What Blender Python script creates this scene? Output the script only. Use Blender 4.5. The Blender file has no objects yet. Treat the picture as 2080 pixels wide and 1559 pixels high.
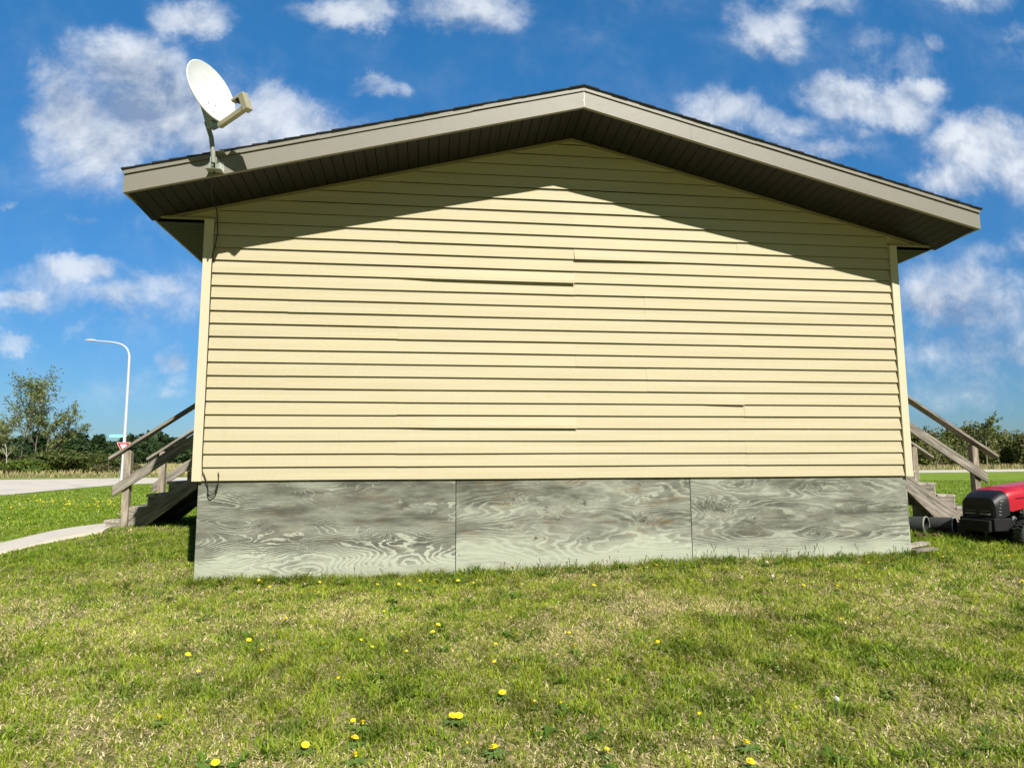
import bpy, math, random
import numpy as np
from mathutils import Vector, Matrix
random.seed(7)
C = bpy.context.scene.collection
D = bpy.data
R = math.radians
scene = bpy.context.scene

# ------------------------------------------------------------------ camera
cam = D.cameras.new("camera"); camo = D.objects.new("camera", cam); C.objects.link(camo)
cam.sensor_width = 36; cam.lens = 23.606; cam.clip_start = 0.05; cam.clip_end = 6000
def camrot(yaw, pit, rol):
    f = Vector((math.sin(yaw)*math.cos(pit), math.cos(yaw)*math.cos(pit), math.sin(pit)))
    r = Vector((math.cos(yaw), -math.sin(yaw), 0)); u = r.cross(f)
    r2 = r*math.cos(rol)+u*math.sin(rol); u2 = -r*math.sin(rol)+u*math.cos(rol)
    return r2, u2, f
r_, u_, f_ = camrot(0.1248, 0.11842, -0.00456)
camo.matrix_world = Matrix(((r_.x, u_.x, -f_.x, 2.124), (r_.y, u_.y, -f_.y, -6.747), (r_.z, u_.z, -f_.z, 0.145), (0, 0, 0, 1)))
scene.camera = camo
scene.render.engine = 'CYCLES'

# ------------------------------------------------------------------ light, exposure
SUN = Vector((0.236, -0.719, 0.654)).normalized()
vs = scene.view_settings
vs.view_transform = 'Standard'; vs.look = 'None'; vs.exposure = 0.42; vs.gamma = 1; vs.use_curve_mapping = False
sun = D.lights.new("sun", 'SUN'); sun.energy = 5.0; sun.angle = R(0.5); sun.color = (1.0, 0.95, 0.86)
suno = D.objects.new("sun", sun); C.objects.link(suno)
suno.rotation_euler = SUN.to_track_quat('Z', 'Y').to_euler(); suno.location = (3, -10, 12)

# node helpers
class NT:
    def __init__(s, tree): s.t = tree
    def n(s, typ, **kw):
        nd = s.t.nodes.new(typ)
        for k, v in kw.items(): setattr(nd, k, v)
        return nd
    def link(s, a, b): s.t.links.new(a, b)
    def put(s, sock, v):
        if v is None: return
        if hasattr(v, 'links') or isinstance(v, bpy.types.NodeSocket): s.t.links.new(v, sock)
        else: sock.default_value = v
    def m(s, op, a, b=None, c=None, clamp=False):
        nd = s.n('ShaderNodeMath', operation=op, use_clamp=clamp)
        for i, v in enumerate((a, b, c)): s.put(nd.inputs[i], v)
        return nd.outputs[0]
    def v(s, op, a, b=None, scale=None):
        nd = s.n('ShaderNodeVectorMath', operation=op); s.put(nd.inputs[0], a)
        if b is not None: s.put(nd.inputs[1], b)
        if scale is not None: s.put(nd.inputs['Scale'], scale)
        return nd.outputs['Value'] if op in ('LENGTH', 'DOT_PRODUCT', 'DISTANCE') else nd.outputs['Vector']
    def ramp(s, x, lo, hi, a=0.0, b=1.0, interp='SMOOTHSTEP'):
        nd = s.n('ShaderNodeMapRange', interpolation_type=interp)
        for i, v in enumerate((x, lo, hi, a, b)): s.put(nd.inputs[i], v)
        return nd.outputs[0]
    def mix(s, f, a, b, mode='MIX'):
        nd = s.n('ShaderNodeMix', data_type='RGBA', blend_type=mode)
        s.put(nd.inputs[0], f); s.put(nd.inputs[6], a); s.put(nd.inputs[7], b)
        return nd.outputs[2]
    def noise(s, vec, scale, detail=4, rough=0.55, dist=0.0, out='Fac'):
        nd = s.n('ShaderNodeTexNoise'); s.put(nd.inputs['Vector'], vec)
        nd.inputs['Scale'].default_value = scale; nd.inputs['Detail'].default_value = detail
        nd.inputs['Roughness'].default_value = rough; nd.inputs['Distortion'].default_value = dist
        return nd.outputs[out]
    def comb(s, x, y, z):
        nd = s.n('ShaderNodeCombineXYZ'); s.put(nd.inputs[0], x); s.put(nd.inputs[1], y); s.put(nd.inputs[2], z); return nd.outputs[0]
    def sep(s, v):
        nd = s.n('ShaderNodeSeparateXYZ'); s.put(nd.inputs[0], v); return nd.outputs

# ------------------------------------------------------------------ world: sky and clouds
world = D.worlds.new("World"); scene.world = world; world.use_nodes = True
wt = world.node_tree; wt.nodes.clear(); W = NT(wt)
sky = W.n('ShaderNodeTexSky', sky_type='NISHITA'); sky.sun_disc = False
sky.sun_elevation = math.asin(SUN.z); sky.sun_rotation = math.atan2(SUN.x, SUN.y)
sky.air_density = 1.15; sky.dust_density = 0.35; sky.ozone_density = 3.0; sky.altitude = 300
hs = W.n('ShaderNodeHueSaturation'); hs.inputs['Saturation'].default_value = 1.22; W.link(sky.outputs[0], hs.inputs['Color'])
gg = W.n('ShaderNodeTexCoord').outputs['Generated']
sx, sy, sz = W.sep(gg); gz_ = sz
ysafe = W.m('MAXIMUM', sy, 0.12)
U = W.m('DIVIDE', sx, ysafe); V = W.m('DIVIDE', sz, ysafe)
UV = W.comb(U, V, 0.0)
dist_ = W.v('SCALE', W.v('SUBTRACT', W.noise(UV, 5.0, 8, 0.66, 0.0, 'Color'), (0.5, 0.5, 0.5)), scale=0.15)
P2 = W.v('ADD', UV, dist_)
CLOUDS = [(-0.4427, 0.6097, 0.121568, 0.07906, 1.05), (-0.5186, 0.5154, 0.086072, 0.067614, 1.05), (-0.397, 0.5348, 0.163328, 0.11068399999999999, 1.1), (-0.2968, 0.4905, 0.17515999999999998, 0.101598, 1.05), (-0.19, 0.5126, 0.110896, 0.06560799999999999, 0.84), (-0.4661, 0.4314, 0.118204, 0.071154, 0.47), (-0.3864, 0.338, 0.095236, 0.052628, 0.26), (-0.3554, 0.6844, 0.09164, 0.042952, 0.79), (-0.1211, 0.7101, 0.1334, 0.041417999999999996, 0.79), (0.0408, 0.7154, 0.14813199999999999, 0.05841, 0.75), (-0.0848, 0.5999, 0.06147999999999999, 0.03280399999999999, 0.63), (-0.4888, 0.2686, 0.091872, 0.030562, 0.75), (-0.4472, 0.2339, 0.10033999999999998, 0.04071, 0.71), (-0.3816, 0.2501, 0.08642, 0.0413, 0.61), (-0.5699, 0.2272, 0.05196799999999999, 0.026667999999999997, 0.71), (-0.5725, 0.178, 0.05161999999999999, 0.019705999999999998, 0.53), (-0.3559, 0.1429, 0.04663199999999999, 0.042008, 0.71), (-0.3572, 0.104, 0.0464, 0.020768000000000002, 0.49), (-0.5592, 0.2558, 0.097672, 0.030208, 0.45), (-0.4776, 0.3491, 0.038512, 0.017345999999999997, 0.47), (-0.5936, 0.4544, 0.06843999999999999, 0.09711399999999999, 0.13), (-0.5934, 0.3675, 0.029927999999999996, 0.012036, 0.37), (-0.4961, 0.183, 0.04512399999999999, 0.021594, 0.35), (0.5676, 0.7445, 0.136184, 0.08625799999999999, 0.66), (0.6689, 0.7868, 0.128992, 0.043778, 0.53), (0.8103, 0.7046, 0.132008, 0.0767, 0.45), (0.8688, 0.7322, 0.055448, 0.028673999999999998, 0.53), (0.4898, 0.5799, 0.11101199999999999, 0.072098, 0.71), (0.5843, 0.5641, 0.12365599999999999, 0.06218599999999999, 0.66), (0.6764, 0.6228, 0.09500399999999999, 0.052982, 0.8), (0.775, 0.607, 0.151612, 0.06194999999999999, 0.84), (0.8418, 0.634, 0.08757999999999999, 0.036697999999999995, 0.8), (0.6694, 0.5151, 0.083288, 0.039294, 0.66), (0.6082, 0.5221, 0.09256799999999998, 0.041063999999999996, 0.45), (0.9459, 0.5412, 0.15636799999999998, 0.09144999999999999, 0.97), (0.8853, 0.4933, 0.13131199999999998, 0.047436, 0.8), (1.01, 0.5177, 0.10115199999999999, 0.08614, 0.84), (0.7209, 0.5504, 0.04210799999999999, 0.02301, 0.45), (0.8201, 0.267, 0.08920399999999999, 0.054751999999999995, 0.92), (0.8893, 0.2351, 0.160428, 0.059826, 0.66), (0.9332, 0.3125, 0.19662, 0.07139, 0.55), (0.9756, 0.3657, 0.121104, 0.051802, 0.45), (0.8749, 0.1765, 0.13745999999999997, 0.045194, 0.61), (0.9153, 0.1276, 0.181076, 0.03894, 0.37), (0.8541, 0.1944, 0.04175999999999999, 0.017699999999999997, 0.61), (0.982, 0.8167, 0.15033599999999997, 0.045548, 0.45), (1.0418, 0.7316, 0.06913599999999999, 0.090388, 0.39), (0.2582, 0.706, 0.087116, 0.041181999999999996, 0.13), (-0.4626, 0.4846, 0.1376, 0.0842, 0.95), (-0.3299, 0.4462, 0.1345, 0.0616, 0.55), (-0.5343, 0.5487, 0.0606, 0.0615, 0.8), (-0.2341, 0.5296, 0.1243, 0.0715, 0.8), (0.8992, 0.2437, 0.1575, 0.0765, 0.63), (0.8417, 0.3097, 0.11, 0.0427, 0.38), (0.9458, 0.161, 0.1483, 0.0502, 0.46), (0.925, 0.2275, 0.2635, 0.1456, 0.42), (-0.4664, 0.2262, 0.1876, 0.0647, 0.34), (-0.3937, 0.1072, 0.1609, 0.0422, 0.22), (-0.3827, 0.528, 0.2358, 0.1495, 0.5), (0.6378, 0.5761, 0.3038, 0.116, 0.3), (0.9207, 0.2781, 0.2163, 0.1034, 0.62), (0.911, 0.1771, 0.2325, 0.0925, 0.58), (0.9137, 0.1112, 0.2216, 0.0495, 0.38), (-0.4999, 0.2396, 0.1524, 0.0502, 0.42), (-0.3611, 0.2434, 0.0817, 0.0658, 0.4), (-0.4523, 0.5389, 0.1601, 0.1169, 0.75)]
acc = None
for (cu, cv, ru, rv, amp) in CLOUDS:
    d = W.v('LENGTH', W.v('MULTIPLY', W.v('SUBTRACT', P2, (cu, cv, 0)), (1/ru, 1/rv, 0)))
    g = W.ramp(d, 1.12, 0.10, 0.0, amp)
    acc = g if acc is None else W.m('SMOOTH_MAX', acc, g, 0.15)
# loose scattered cloud on the rest of the sky (seen only from other directions)
n_fine = W.noise(UV, 8.0, 10, 0.62, 0.25)
n_fine2 = W.noise(W.v('ADD', UV, (0.012, 0.030, 0)), 8.0, 10, 0.62, 0.25)
GREY = [(-0.4386, 0.5398, 0.1822, 0.133, 0.6), (-0.3445, 0.4607, 0.1703, 0.0772, 0.45), (0.9299, 0.2783, 0.1592, 0.0861, 0.45), (0.8854, 0.1933, 0.1656, 0.0756, 0.55), (0.9153, 0.1276, 0.1843, 0.058, 0.6), (0.948, 0.4655, 0.1145, 0.0402, 0.45), (0.5819, 0.5206, 0.115, 0.0391, 0.45), (0.7709, 0.5534, 0.1017, 0.0312, 0.4), (-0.4454, 0.2053, 0.1132, 0.0286, 0.4), (0.0488, 0.6848, 0.0953, 0.0211, 0.4), (0.5655, 0.7039, 0.0896, 0.0315, 0.35), (-0.3559, 0.1429, 0.0469, 0.0428, 0.12), (-0.4974, 0.3483, 0.1068, 0.0441, 0.5), (0.9225, 0.2023, 0.2434, 0.1102, 0.42), (-0.4459, 0.547, 0.1463, 0.0935, 0.35)]
gacc = None
for (cu, cv, ru, rv, amp) in GREY:
    d = W.v('LENGTH', W.v('MULTIPLY', W.v('SUBTRACT', P2, (cu, cv, 0)), (1/ru, 1/rv, 0)))
    g = W.ramp(d, 1.2, 0.1, 0.0, amp)
    gacc = g if gacc is None else W.m('MAXIMUM', gacc, g)
back = W.ramp(W.noise(gg, 2.2, 6, 0.55), 0.62, 0.80, 0.0, 0.35)
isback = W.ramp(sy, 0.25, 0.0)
acc = W.m('MULTIPLY', acc, W.ramp(sy, 0.15, 0.40))
acc = W.m('MAXIMUM', acc, W.m('MULTIPLY', back, isback))
dens = W.m('ADD', acc, W.m('MULTIPLY', W.m('SUBTRACT', n_fine, 0.5), W.m('MULTIPLY', W.ramp(acc, 0.0, 0.30, 0.0, 1.6), W.ramp(acc, 0.40, 0.90, 1.0, 0.35))))
mask = W.m('MULTIPLY', W.m('MULTIPLY', W.ramp(dens, 0.04, 1.02), 0.94), W.m('MAXIMUM', W.ramp(sy, 0.15, 0.40), isback))
lit = W.m('ADD', 0.80, W.m('MULTIPLY', W.m('SUBTRACT', n_fine, n_fine2), 3.0))
lit = W.m('SUBTRACT', lit, gacc, clamp=True)
cc = W.mix(lit, (0.19, 0.26, 0.39, 1), (0.63, 0.67, 0.72, 1))
elev = W.ramp(gz_, 0.0, 0.55, 0.0, 1.0, 'LINEAR')
grade = W.mix(elev, (0.36, 0.52, 0.80, 1), (0.66, 1.30, 1.46, 1))
skyc = W.mix(1.0, hs.outputs[0], grade, 'MULTIPLY')
dim_back = W.ramp(sy, -0.2, 0.35, 0.20, 1.0)  # sky behind the camera darkened to cut the fill light on the wall
skyc = W.v('SCALE', skyc, scale=dim_back)
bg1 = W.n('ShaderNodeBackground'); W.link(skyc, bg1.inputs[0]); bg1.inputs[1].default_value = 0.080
bg2 = W.n('ShaderNodeBackground'); W.link(cc, bg2.inputs[0]); bg2.inputs[1].default_value = 1.0
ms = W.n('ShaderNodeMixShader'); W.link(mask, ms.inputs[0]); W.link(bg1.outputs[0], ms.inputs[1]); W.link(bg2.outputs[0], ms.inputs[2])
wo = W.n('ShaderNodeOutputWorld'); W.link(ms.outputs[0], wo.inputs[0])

# ------------------------------------------------------------------ materials
def mat(name, col=(0.5, 0.5, 0.5), rough=0.7, metal=0.0, spec=0.5, var=0.12, vscale=8.0, bump=0.0, bscale=40.0, stretch=None, dirt=None, coat=0.0):
    m = D.materials.new(name); m.use_nodes = True; t = m.node_tree; t.nodes.clear(); N = NT(t)
    b = N.n('ShaderNodeBsdfPrincipled'); o = N.n('ShaderNodeOutputMaterial'); N.link(b.outputs[0], o.inputs[0])
    b.inputs['Roughness'].default_value = rough; b.inputs['Metallic'].default_value = metal
    b.inputs['Specular IOR Level'].default_value = spec; b.inputs['Coat Weight'].default_value = coat
    co = N.n('ShaderNodeTexCoord').outputs['Object']
    if stretch: co = N.v('MULTIPLY', co, stretch)
    nz = N.noise(co, vscale, 6, 0.6)
    c = N.mix(nz, tuple(x*(1-var) for x in col)+(1,), tuple(min(1, x*(1+var)) for x in col)+(1,))
    if dirt:
        dm = N.ramp(N.noise(co, dirt[1], 6, 0.65), 0.5, 0.72)
        c = N.mix(N.m('MULTIPLY', dm, dirt[2]), c, dirt[0]+(1,))
    N.link(c, b.inputs['Base Color'])
    if bump:
        bp = N.n('ShaderNodeBump'); bp.inputs['Strength'].default_value = bump; bp.inputs['Distance'].default_value = 0.01
        N.link(N.noise(co, bscale, 5, 0.6), bp.inputs['Height']); N.link(bp.outputs[0], b.inputs['Normal'])
    return m

def siding_mat():
    m = D.materials.new("vinyl_siding_cream"); m.use_nodes = True; t = m.node_tree; t.nodes.clear(); N = NT(t)
    b = N.n('ShaderNodeBsdfPrincipled'); o = N.n('ShaderNodeOutputMaterial'); N.link(b.outputs[0], o.inputs[0])
    b.inputs['Roughness'].default_value = 0.62; b.inputs['Specular IOR Level'].default_value = 0.3
    co = N.n('ShaderNodeTexCoord').outputs['Object']
    big = N.noise(N.v('MULTIPLY', co, (0.6, 1, 3.5)), 1.6, 5, 0.6)
    fine = N.noise(N.v('MULTIPLY', co, (1, 1, 1.4)), 38, 6, 0.8)
    c = N.mix(big, (0.452, 0.414, 0.247, 1), (0.521, 0.471, 0.293, 1))
    c = N.mix(N.ramp(fine, 0.35, 0.7), c, N.mix(0.5, c, (0.578, 0.479, 0.380, 1)))
    x, y, z = N.sep(co)
    zz = N.m('FRACT', N.m('DIVIDE', N.m('ADD', z, 12.7), 0.127))
    dust = N.m('MULTIPLY', N.ramp(zz, 0.55, 1.0), N.ramp(N.noise(N.v('MULTIPLY', co, (1.2, 1, 6)), 2.0, 4), 0.35, 0.7, 0.05, 0.3))
    c = N.mix(dust, c, (0.456, 0.388, 0.312, 1))
    spk = N.ramp(N.noise(co, 160, 2, 0.5), 0.70, 0.78)
    c = N.mix(N.m('MULTIPLY', spk, 0.2), c, (0.4, 0.32, 0.18, 1))
    wn = N.n('ShaderNodeTexWhiteNoise', noise_dimensions='2D'); N.link(N.comb(N.m('FLOOR', N.m('DIVIDE', N.m('ADD', z, 12.827), 0.254)), N.m('FLOOR', N.m('DIVIDE', x, 3.64)), 0.0), wn.inputs['Vector'])
    c = N.mix(N.m('MULTIPLY', wn.outputs['Value'], 0.35), c, N.mix(1.0, c, (0.90, 0.88, 0.86, 1), 'MULTIPLY'))
    drip = N.m('MULTIPLY', N.ramp(N.noise(N.v('MULTIPLY', co, (9, 1, .5)), 1.0, 4, 0.6), 0.55, 0.75, 0, 0.22), N.ramp(z, 1.4, 0.0))
    c = N.mix(drip, c, (0.42, 0.36, 0.24, 1))
    N.link(c, b.inputs['Base Color'])
    bp = N.n('ShaderNodeBump'); bp.inputs['Strength'].default_value = 0.25; bp.inputs['Distance'].default_value = 0.004
    N.link(N.noise(N.v('MULTIPLY', co, (0.25, 1, 1.5)), 60, 4, 0.6), bp.inputs['Height']); N.link(bp.outputs[0], b.inputs['Normal'])
    return m

def ply_mat(name, seed, freq, contrast, knots, brown, toppaint, warp=0.10, xs=1.0, lo=0.22, hi=0.80):
    """weathered painted plywood: cathedral grain as contour bands of a stretched field, knots, worn pale green paint"""
    m = D.materials.new(name); m.use_nodes = True; t = m.node_tree; t.nodes.clear(); N = NT(t)
    b = N.n('ShaderNodeBsdfPrincipled'); o = N.n('ShaderNodeOutputMaterial'); N.link(b.outputs[0], o.inputs[0])
    b.inputs['Roughness'].default_value = 0.85; b.inputs['Specular IOR Level'].default_value = 0.15
    co = N.n('ShaderNodeTexCoord').outputs['Object']
    x, y, z = N.sep(co)
    so = N.v('ADD', co, (seed*7.3, seed*3.1, seed*1.7))
    w = N.noise(N.v('MULTIPLY', so, (0.55*xs, 1, 2.1)), 1.0, 2, 0.45)
    w2 = N.noise(N.v('MULTIPLY', so, (3.2, 1, 11.0)), 1.0, 3, 0.55)
    w3 = N.noise(N.v('MULTIPLY', so, (14.0, 1, 30.0)), 1.0, 2, 0.55)
    h = N.m('ADD', N.m('MULTIPLY', z, 0.42), N.m('ADD', N.m('MULTIPLY', w, 0.72), N.m('ADD', N.m('MULTIPLY', w2, warp), N.m('MULTIPLY', w3, 0.012))))
    kn = None; kc = N.v('ADD', co, N.v('SCALE', N.v('SUBTRACT', N.noise(N.v('MULTIPLY', so, (4, 1, 9)), 1.6, 4, 0.6, 0, 'Color'), (0.5, 0.5, 0.5)), scale=0.22))
    for (kx, kz, kr, ka) in knots:
        d = N.v('LENGTH', N.v('MULTIPLY', N.v('SUBTRACT', kc, (kx, 0, kz)), (.8/kr, 0, 1.7/kr)))
        g = N.m('DIVIDE', ka*.55, N.m('ADD', 1.0, N.m('MULTIPLY', N.m('POWER', d, 2.0), 3.0)))
        h = N.m('ADD', h, g)
        k = N.ramp(d, 0.30, 0.05)
        kn = k if kn is None else N.m('MAXIMUM', kn, k)
    fr = N.m('FRACT', N.m('MULTIPLY', h, freq))
    band = N.m('MULTIPLY', N.ramp(fr, 0.35, 0.80), N.ramp(fr, 1.0, 0.86)); lb_ = N.ramp(N.noise(N.v('MULTIPLY', so, (1.1, 1, 5)), 1.0, 2), 0.3, 0.6, 0.5, 1.1); band = N.m('MULTIPLY', band, lb_)
    fib = N.noise(N.v('MULTIPLY', so, (6, 1, 120)), 1.0, 4, 0.7)
    # worn paint lies on the hard ridges, more of it low down where rain hits less
    low = N.ramp(N.m('ADD', z, N.m('MULTIPLY', N.m('SUBTRACT', w, 0.5), 0.3)), -0.45, -0.84, 0.0, 1.0)
    blot = N.noise(N.v('MULTIPLY', so, (1.3, 1, 4.2)), 1.0, 5, 0.62)
    paint = N.m('ADD', N.m('MULTIPLY', band, contrast), N.m('ADD', N.m('MULTIPLY', low, 0.75), N.m('MULTIPLY', N.m('SUBTRACT', blot, 0.5), 1.7)))
    paint = N.m('ADD', paint, N.m('ADD', toppaint, N.m('MULTIPLY', N.m('SUBTRACT', fib, 0.5), 0.55)))
    pm = N.ramp(paint, lo, hi)
    wood = N.mix(N.ramp(N.noise(N.v('MULTIPLY', so, (2.0, 1, 9)), 1.0, 5, 0.65), 0.3, 0.7), (0.093, 0.096, 0.077, 1), (0.272, 0.280, 0.228, 1))
    br = N.m('MULTIPLY', N.ramp(N.noise(N.v('MULTIPLY', so, (2.2, 1, 7)), 1.3, 4, 0.6), 0.52, 0.72), brown)
    wood = N.mix(br, wood, (0.160, 0.112, 0.060, 1))
    pcol = N.mix(N.noise(so, 3.0, 4), (0.400, 0.444, 0.356, 1), (0.508, 0.529, 0.426, 1))
    c = N.mix(pm, wood, pcol)
    if kn is not None: c = N.mix(N.m('MULTIPLY', kn, 0.75), c, (0.05, 0.045, 0.03, 1))
    chk = N.ramp(N.noise(N.v('MULTIPLY', so, (9, 1, 160)), 1.0, 2, 0.5), 0.68, 0.74)
    c = N.mix(N.m('MULTIPLY', chk, 0.35), c, (0.05, 0.05, 0.04, 1))
    mud = N.m('MULTIPLY', N.ramp(N.m('ADD', z, N.m('MULTIPLY', N.noise(N.v('MULTIPLY', so, (7, 1, 3)), 1.0, 5, 0.7), 0.22)), -0.66, -0.86), 0.30)
    c = N.mix(mud, c, (0.24, 0.22, 0.13, 1))
    st = N.m('MULTIPLY', N.ramp(N.noise(N.v('MULTIPLY', so, (1.6, 1, 3.2)), 1.0, 6, 0.7), 0.50, 0.74), N.ramp(z, -0.75, -0.25, 0.0, 0.55))
    c = N.mix(st, c, (0.085, 0.085, 0.065, 1))
    N.link(c, b.inputs['Base Color'])
    bp = N.n('ShaderNodeBump'); bp.inputs['Strength'].default_value = 0.35; bp.inputs['Distance'].default_value = 0.004
    N.link(N.m('ADD', N.m('ADD', pm, fib), fr), bp.inputs['Height']); N.link(bp.outputs[0], b.inputs['Normal'])
    return m

def wood_mat(name, ax, c1_=None, c2_=None, rot=0.0, c1=(0.12, 0.11, 0.09), c2=(0.40, 0.36, 0.30)):
    """silvered old lumber, grain along axis ax (a stretch vector)"""
    m = D.materials.new(name); m.use_nodes = True; t = m.node_tree; t.nodes.clear(); N = NT(t)
    b = N.n('ShaderNodeBsdfPrincipled'); o = N.n('ShaderNodeOutputMaterial'); N.link(b.outputs[0], o.inputs[0])
    b.inputs['Roughness'].default_value = 0.9; b.inputs['Specular IOR Level'].default_value = 0.1
    c1 = c1_ or c1; c2 = c2_ or c2
    vr = N.n('ShaderNodeVectorRotate', rotation_type='Y_AXIS'); vr.inputs['Angle'].default_value = rot
    N.link(N.n('ShaderNodeTexCoord').outputs['Object'], vr.inputs['Vector'])
    co = N.v('MULTIPLY', vr.outputs[0], ax)
    a = N.noise(co, 1.0, 6, 0.65, 0.6); d = N.noise(co, 4.0, 4, 0.7)
    c = N.mix(N.ramp(a, 0.3, 0.7), c1+(1,), c2+(1,))
    c = N.mix(N.ramp(d, 0.56, 0.72, 0, 0.6), c, (0.05, 0.045, 0.035, 1))
    N.link(c, b.inputs['Base Color'])
    bp = N.n('ShaderNodeBump'); bp.inputs['Strength'].default_value = 0.5; bp.inputs['Distance'].default_value = 0.006
    N.link(a, bp.inputs['Height']); N.link(bp.outputs[0], b.inputs['Normal'])
    return m

def leaf_mat(name, attr='col', trans=0.25, rough=0.6):
    m = D.materials.new(name); m.use_nodes = True; t = m.node_tree; t.nodes.clear(); N = NT(t)
    a = N.n('ShaderNodeAttribute', attribute_name=attr)
    d = N.n('ShaderNodeBsdfPrincipled'); d.inputs['Roughness'].default_value = rough; d.inputs['Specular IOR Level'].default_value = 0.25
    tr = N.n('ShaderNodeBsdfTranslucent'); mx = N.n('ShaderNodeMixShader'); mx.inputs[0].default_value = trans
    N.link(a.outputs['Color'], d.inputs['Base Color']); N.link(a.outputs['Color'], tr.inputs[0])
    N.link(d.outputs[0], mx.inputs[1]); N.link(tr.outputs[0], mx.inputs[2])
    o = N.n('ShaderNodeOutputMaterial'); N.link(mx.outputs[0], o.inputs[0])
    return m

M = {}
M['siding'] = siding_mat()
M['trim'] = mat("trim_pale_cream", (0.608, 0.560, 0.400), 0.55, var=0.05, vscale=6, bump=0.15, bscale=120)
M['fascia'] = mat("fascia_taupe", (0.220, 0.209, 0.173), 0.5, var=0.06, vscale=4, bump=0.30, bscale=3.5, dirt=((0.20, 0.19, 0.15), 2.5, 0.25))
M['soffit'] = mat("soffit_shade_brown", (0.006, 0.0052, 0.0035), 0.6, var=0.15, vscale=3)  # brown taken almost to black, the shade under the eaves put into it
M['shingle'] = mat("shingles_black", (0.022, 0.023, 0.032), 0.95, var=0.5, vscale=60, bump=0.8, bscale=180)
M['frieze'] = mat("frieze_tan", (0.252, 0.210, 0.126), 0.6, var=0.1)
M['dark'] = mat("dark_void", (0.02, 0.02, 0.018), 0.9)
M['bead'] = mat("white_caulk", (0.55, 0.55, 0.52), 0.6)
M['concrete'] = mat("concrete_path", (0.602, 0.550, 0.464), 0.9, var=0.12, vscale=3, bump=0.3, bscale=60, dirt=((0.33, 0.30, 0.24), 5, 0.5))
M['road'] = mat("road_gravel", (0.619, 0.559, 0.464), 0.95, var=0.13, vscale=0.8, bump=0.5, bscale=8, dirt=((0.28, 0.27, 0.25), 0.6, 0.7))
M['white'] = mat("dish_white", (0.84, 0.86, 0.83), 0.35, var=0.05, vscale=10, dirt=((0.55, 0.58, 0.52), 9, 0.5))
M['dishback'] = mat("dish_grey_paint", (0.264, 0.272, 0.232), 0.5, var=0.08)
M['galv'] = mat("galvanised_steel", (0.42, 0.45, 0.40), 0.42, metal=0.6, var=0.15, vscale=20)
M['beige'] = mat("beige_plastic", (0.400, 0.376, 0.264), 0.45, var=0.08)
M['black'] = mat("black_plastic", (0.006, 0.0065, 0.008), 0.5, var=0.2)
M['blackm'] = mat("black_matt", (0.005, 0.005, 0.006), 0.8, var=0.3)
M['rubber'] = mat("tyre_rubber", (0.035, 0.04, 0.042), 0.85, var=0.3, vscale=20, dirt=((0.12, 0.11, 0.09), 8, 0.6))
M['red'] = mat("red_hood_paint", (0.442, 0.009, 0.024), 0.38, var=0.10, vscale=4, coat=0.2, dirt=((0.42, 0.08, 0.08), 6, 0.5))
M['chrome'] = mat("engine_alloy", (0.62, 0.64, 0.66), 0.3, metal=0.8, var=0.3, vscale=25)
M['wire'] = mat("cable_black", (0.015, 0.014, 0.013), 0.6)
M['pole'] = mat("pole_galvanised_white", (0.561, 0.578, 0.612), 0.5, var=0.06)
M['signred'] = mat("sign_red", (0.62, 0.012, 0.03), 0.4, var=0.04)
M['signwhite'] = mat("sign_white", (0.85, 0.85, 0.85), 0.4, var=0.03)
M['signaqua'] = mat("street_sign_aqua", (0.26, 0.90, 0.66), 0.35, var=0.04)
M['bark'] = mat("bark_grey_brown", (0.16, 0.14, 0.11), 0.9, var=0.3)
M['palebark'] = mat("bark_pale", (0.42, 0.40, 0.34), 0.9, var=0.25)
M['leaf'] = leaf_mat("leaves"); M['blade'] = leaf_mat("grass_blades", trans=0.38, rough=0.5)
M['petal'] = mat("dandelion_yellow", (0.92, 0.76, 0.03), 0.7, var=0.1, vscale=200)
M['puff'] = mat("seed_head_white", (0.72, 0.72, 0.66), 0.9, var=0.1)
M['weedleaf'] = mat('dandelion_leaf', (0.11, 0.19, 0.035), 0.6, var=0.3, vscale=40)
M['stem'] = mat("dandelion_stem", (0.20, 0.28, 0.08), 0.6)
M['pail'] = mat("pail_grey_plastic", (0.045, 0.05, 0.05), 0.6, var=0.4)
M['rim'] = mat("pail_rim_white", (0.42, 0.42, 0.37), 0.7, var=0.3)
M['brick'] = mat("rubble_reddish", (0.11, 0.06, 0.04), 0.95, var=0.4, vscale=20)
M['wood_x'] = wood_mat("grey_lumber_along", (3, 26, 26))
M['wood_up'] = wood_mat("grey_lumber_rising", (2.2, 26, 26), rot=R(34)); M['wood_dn'] = wood_mat("grey_lumber_falling", (2.2, 26, 26), rot=R(-33))
M['wood_z'] = wood_mat("post_lumber_upright", (22, 22, 3), (0.17, 0.145, 0.11), (0.44, 0.385, 0.30))
M['wood_y'] = wood_mat("tread_lumber", (22, 3, 22), (0.22, 0.20, 0.165), (0.52, 0.47, 0.385))
M['door'] = mat("door_white_paint", (0.72, 0.72, 0.70), 0.4)
M['glass'] = mat("window_dark_glass", (0.03, 0.04, 0.05), 0.06, spec=0.8)
M['thatch'] = mat("leaf_litter", (0.30, 0.22, 0.11), 0.95, var=0.5, vscale=30)

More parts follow.
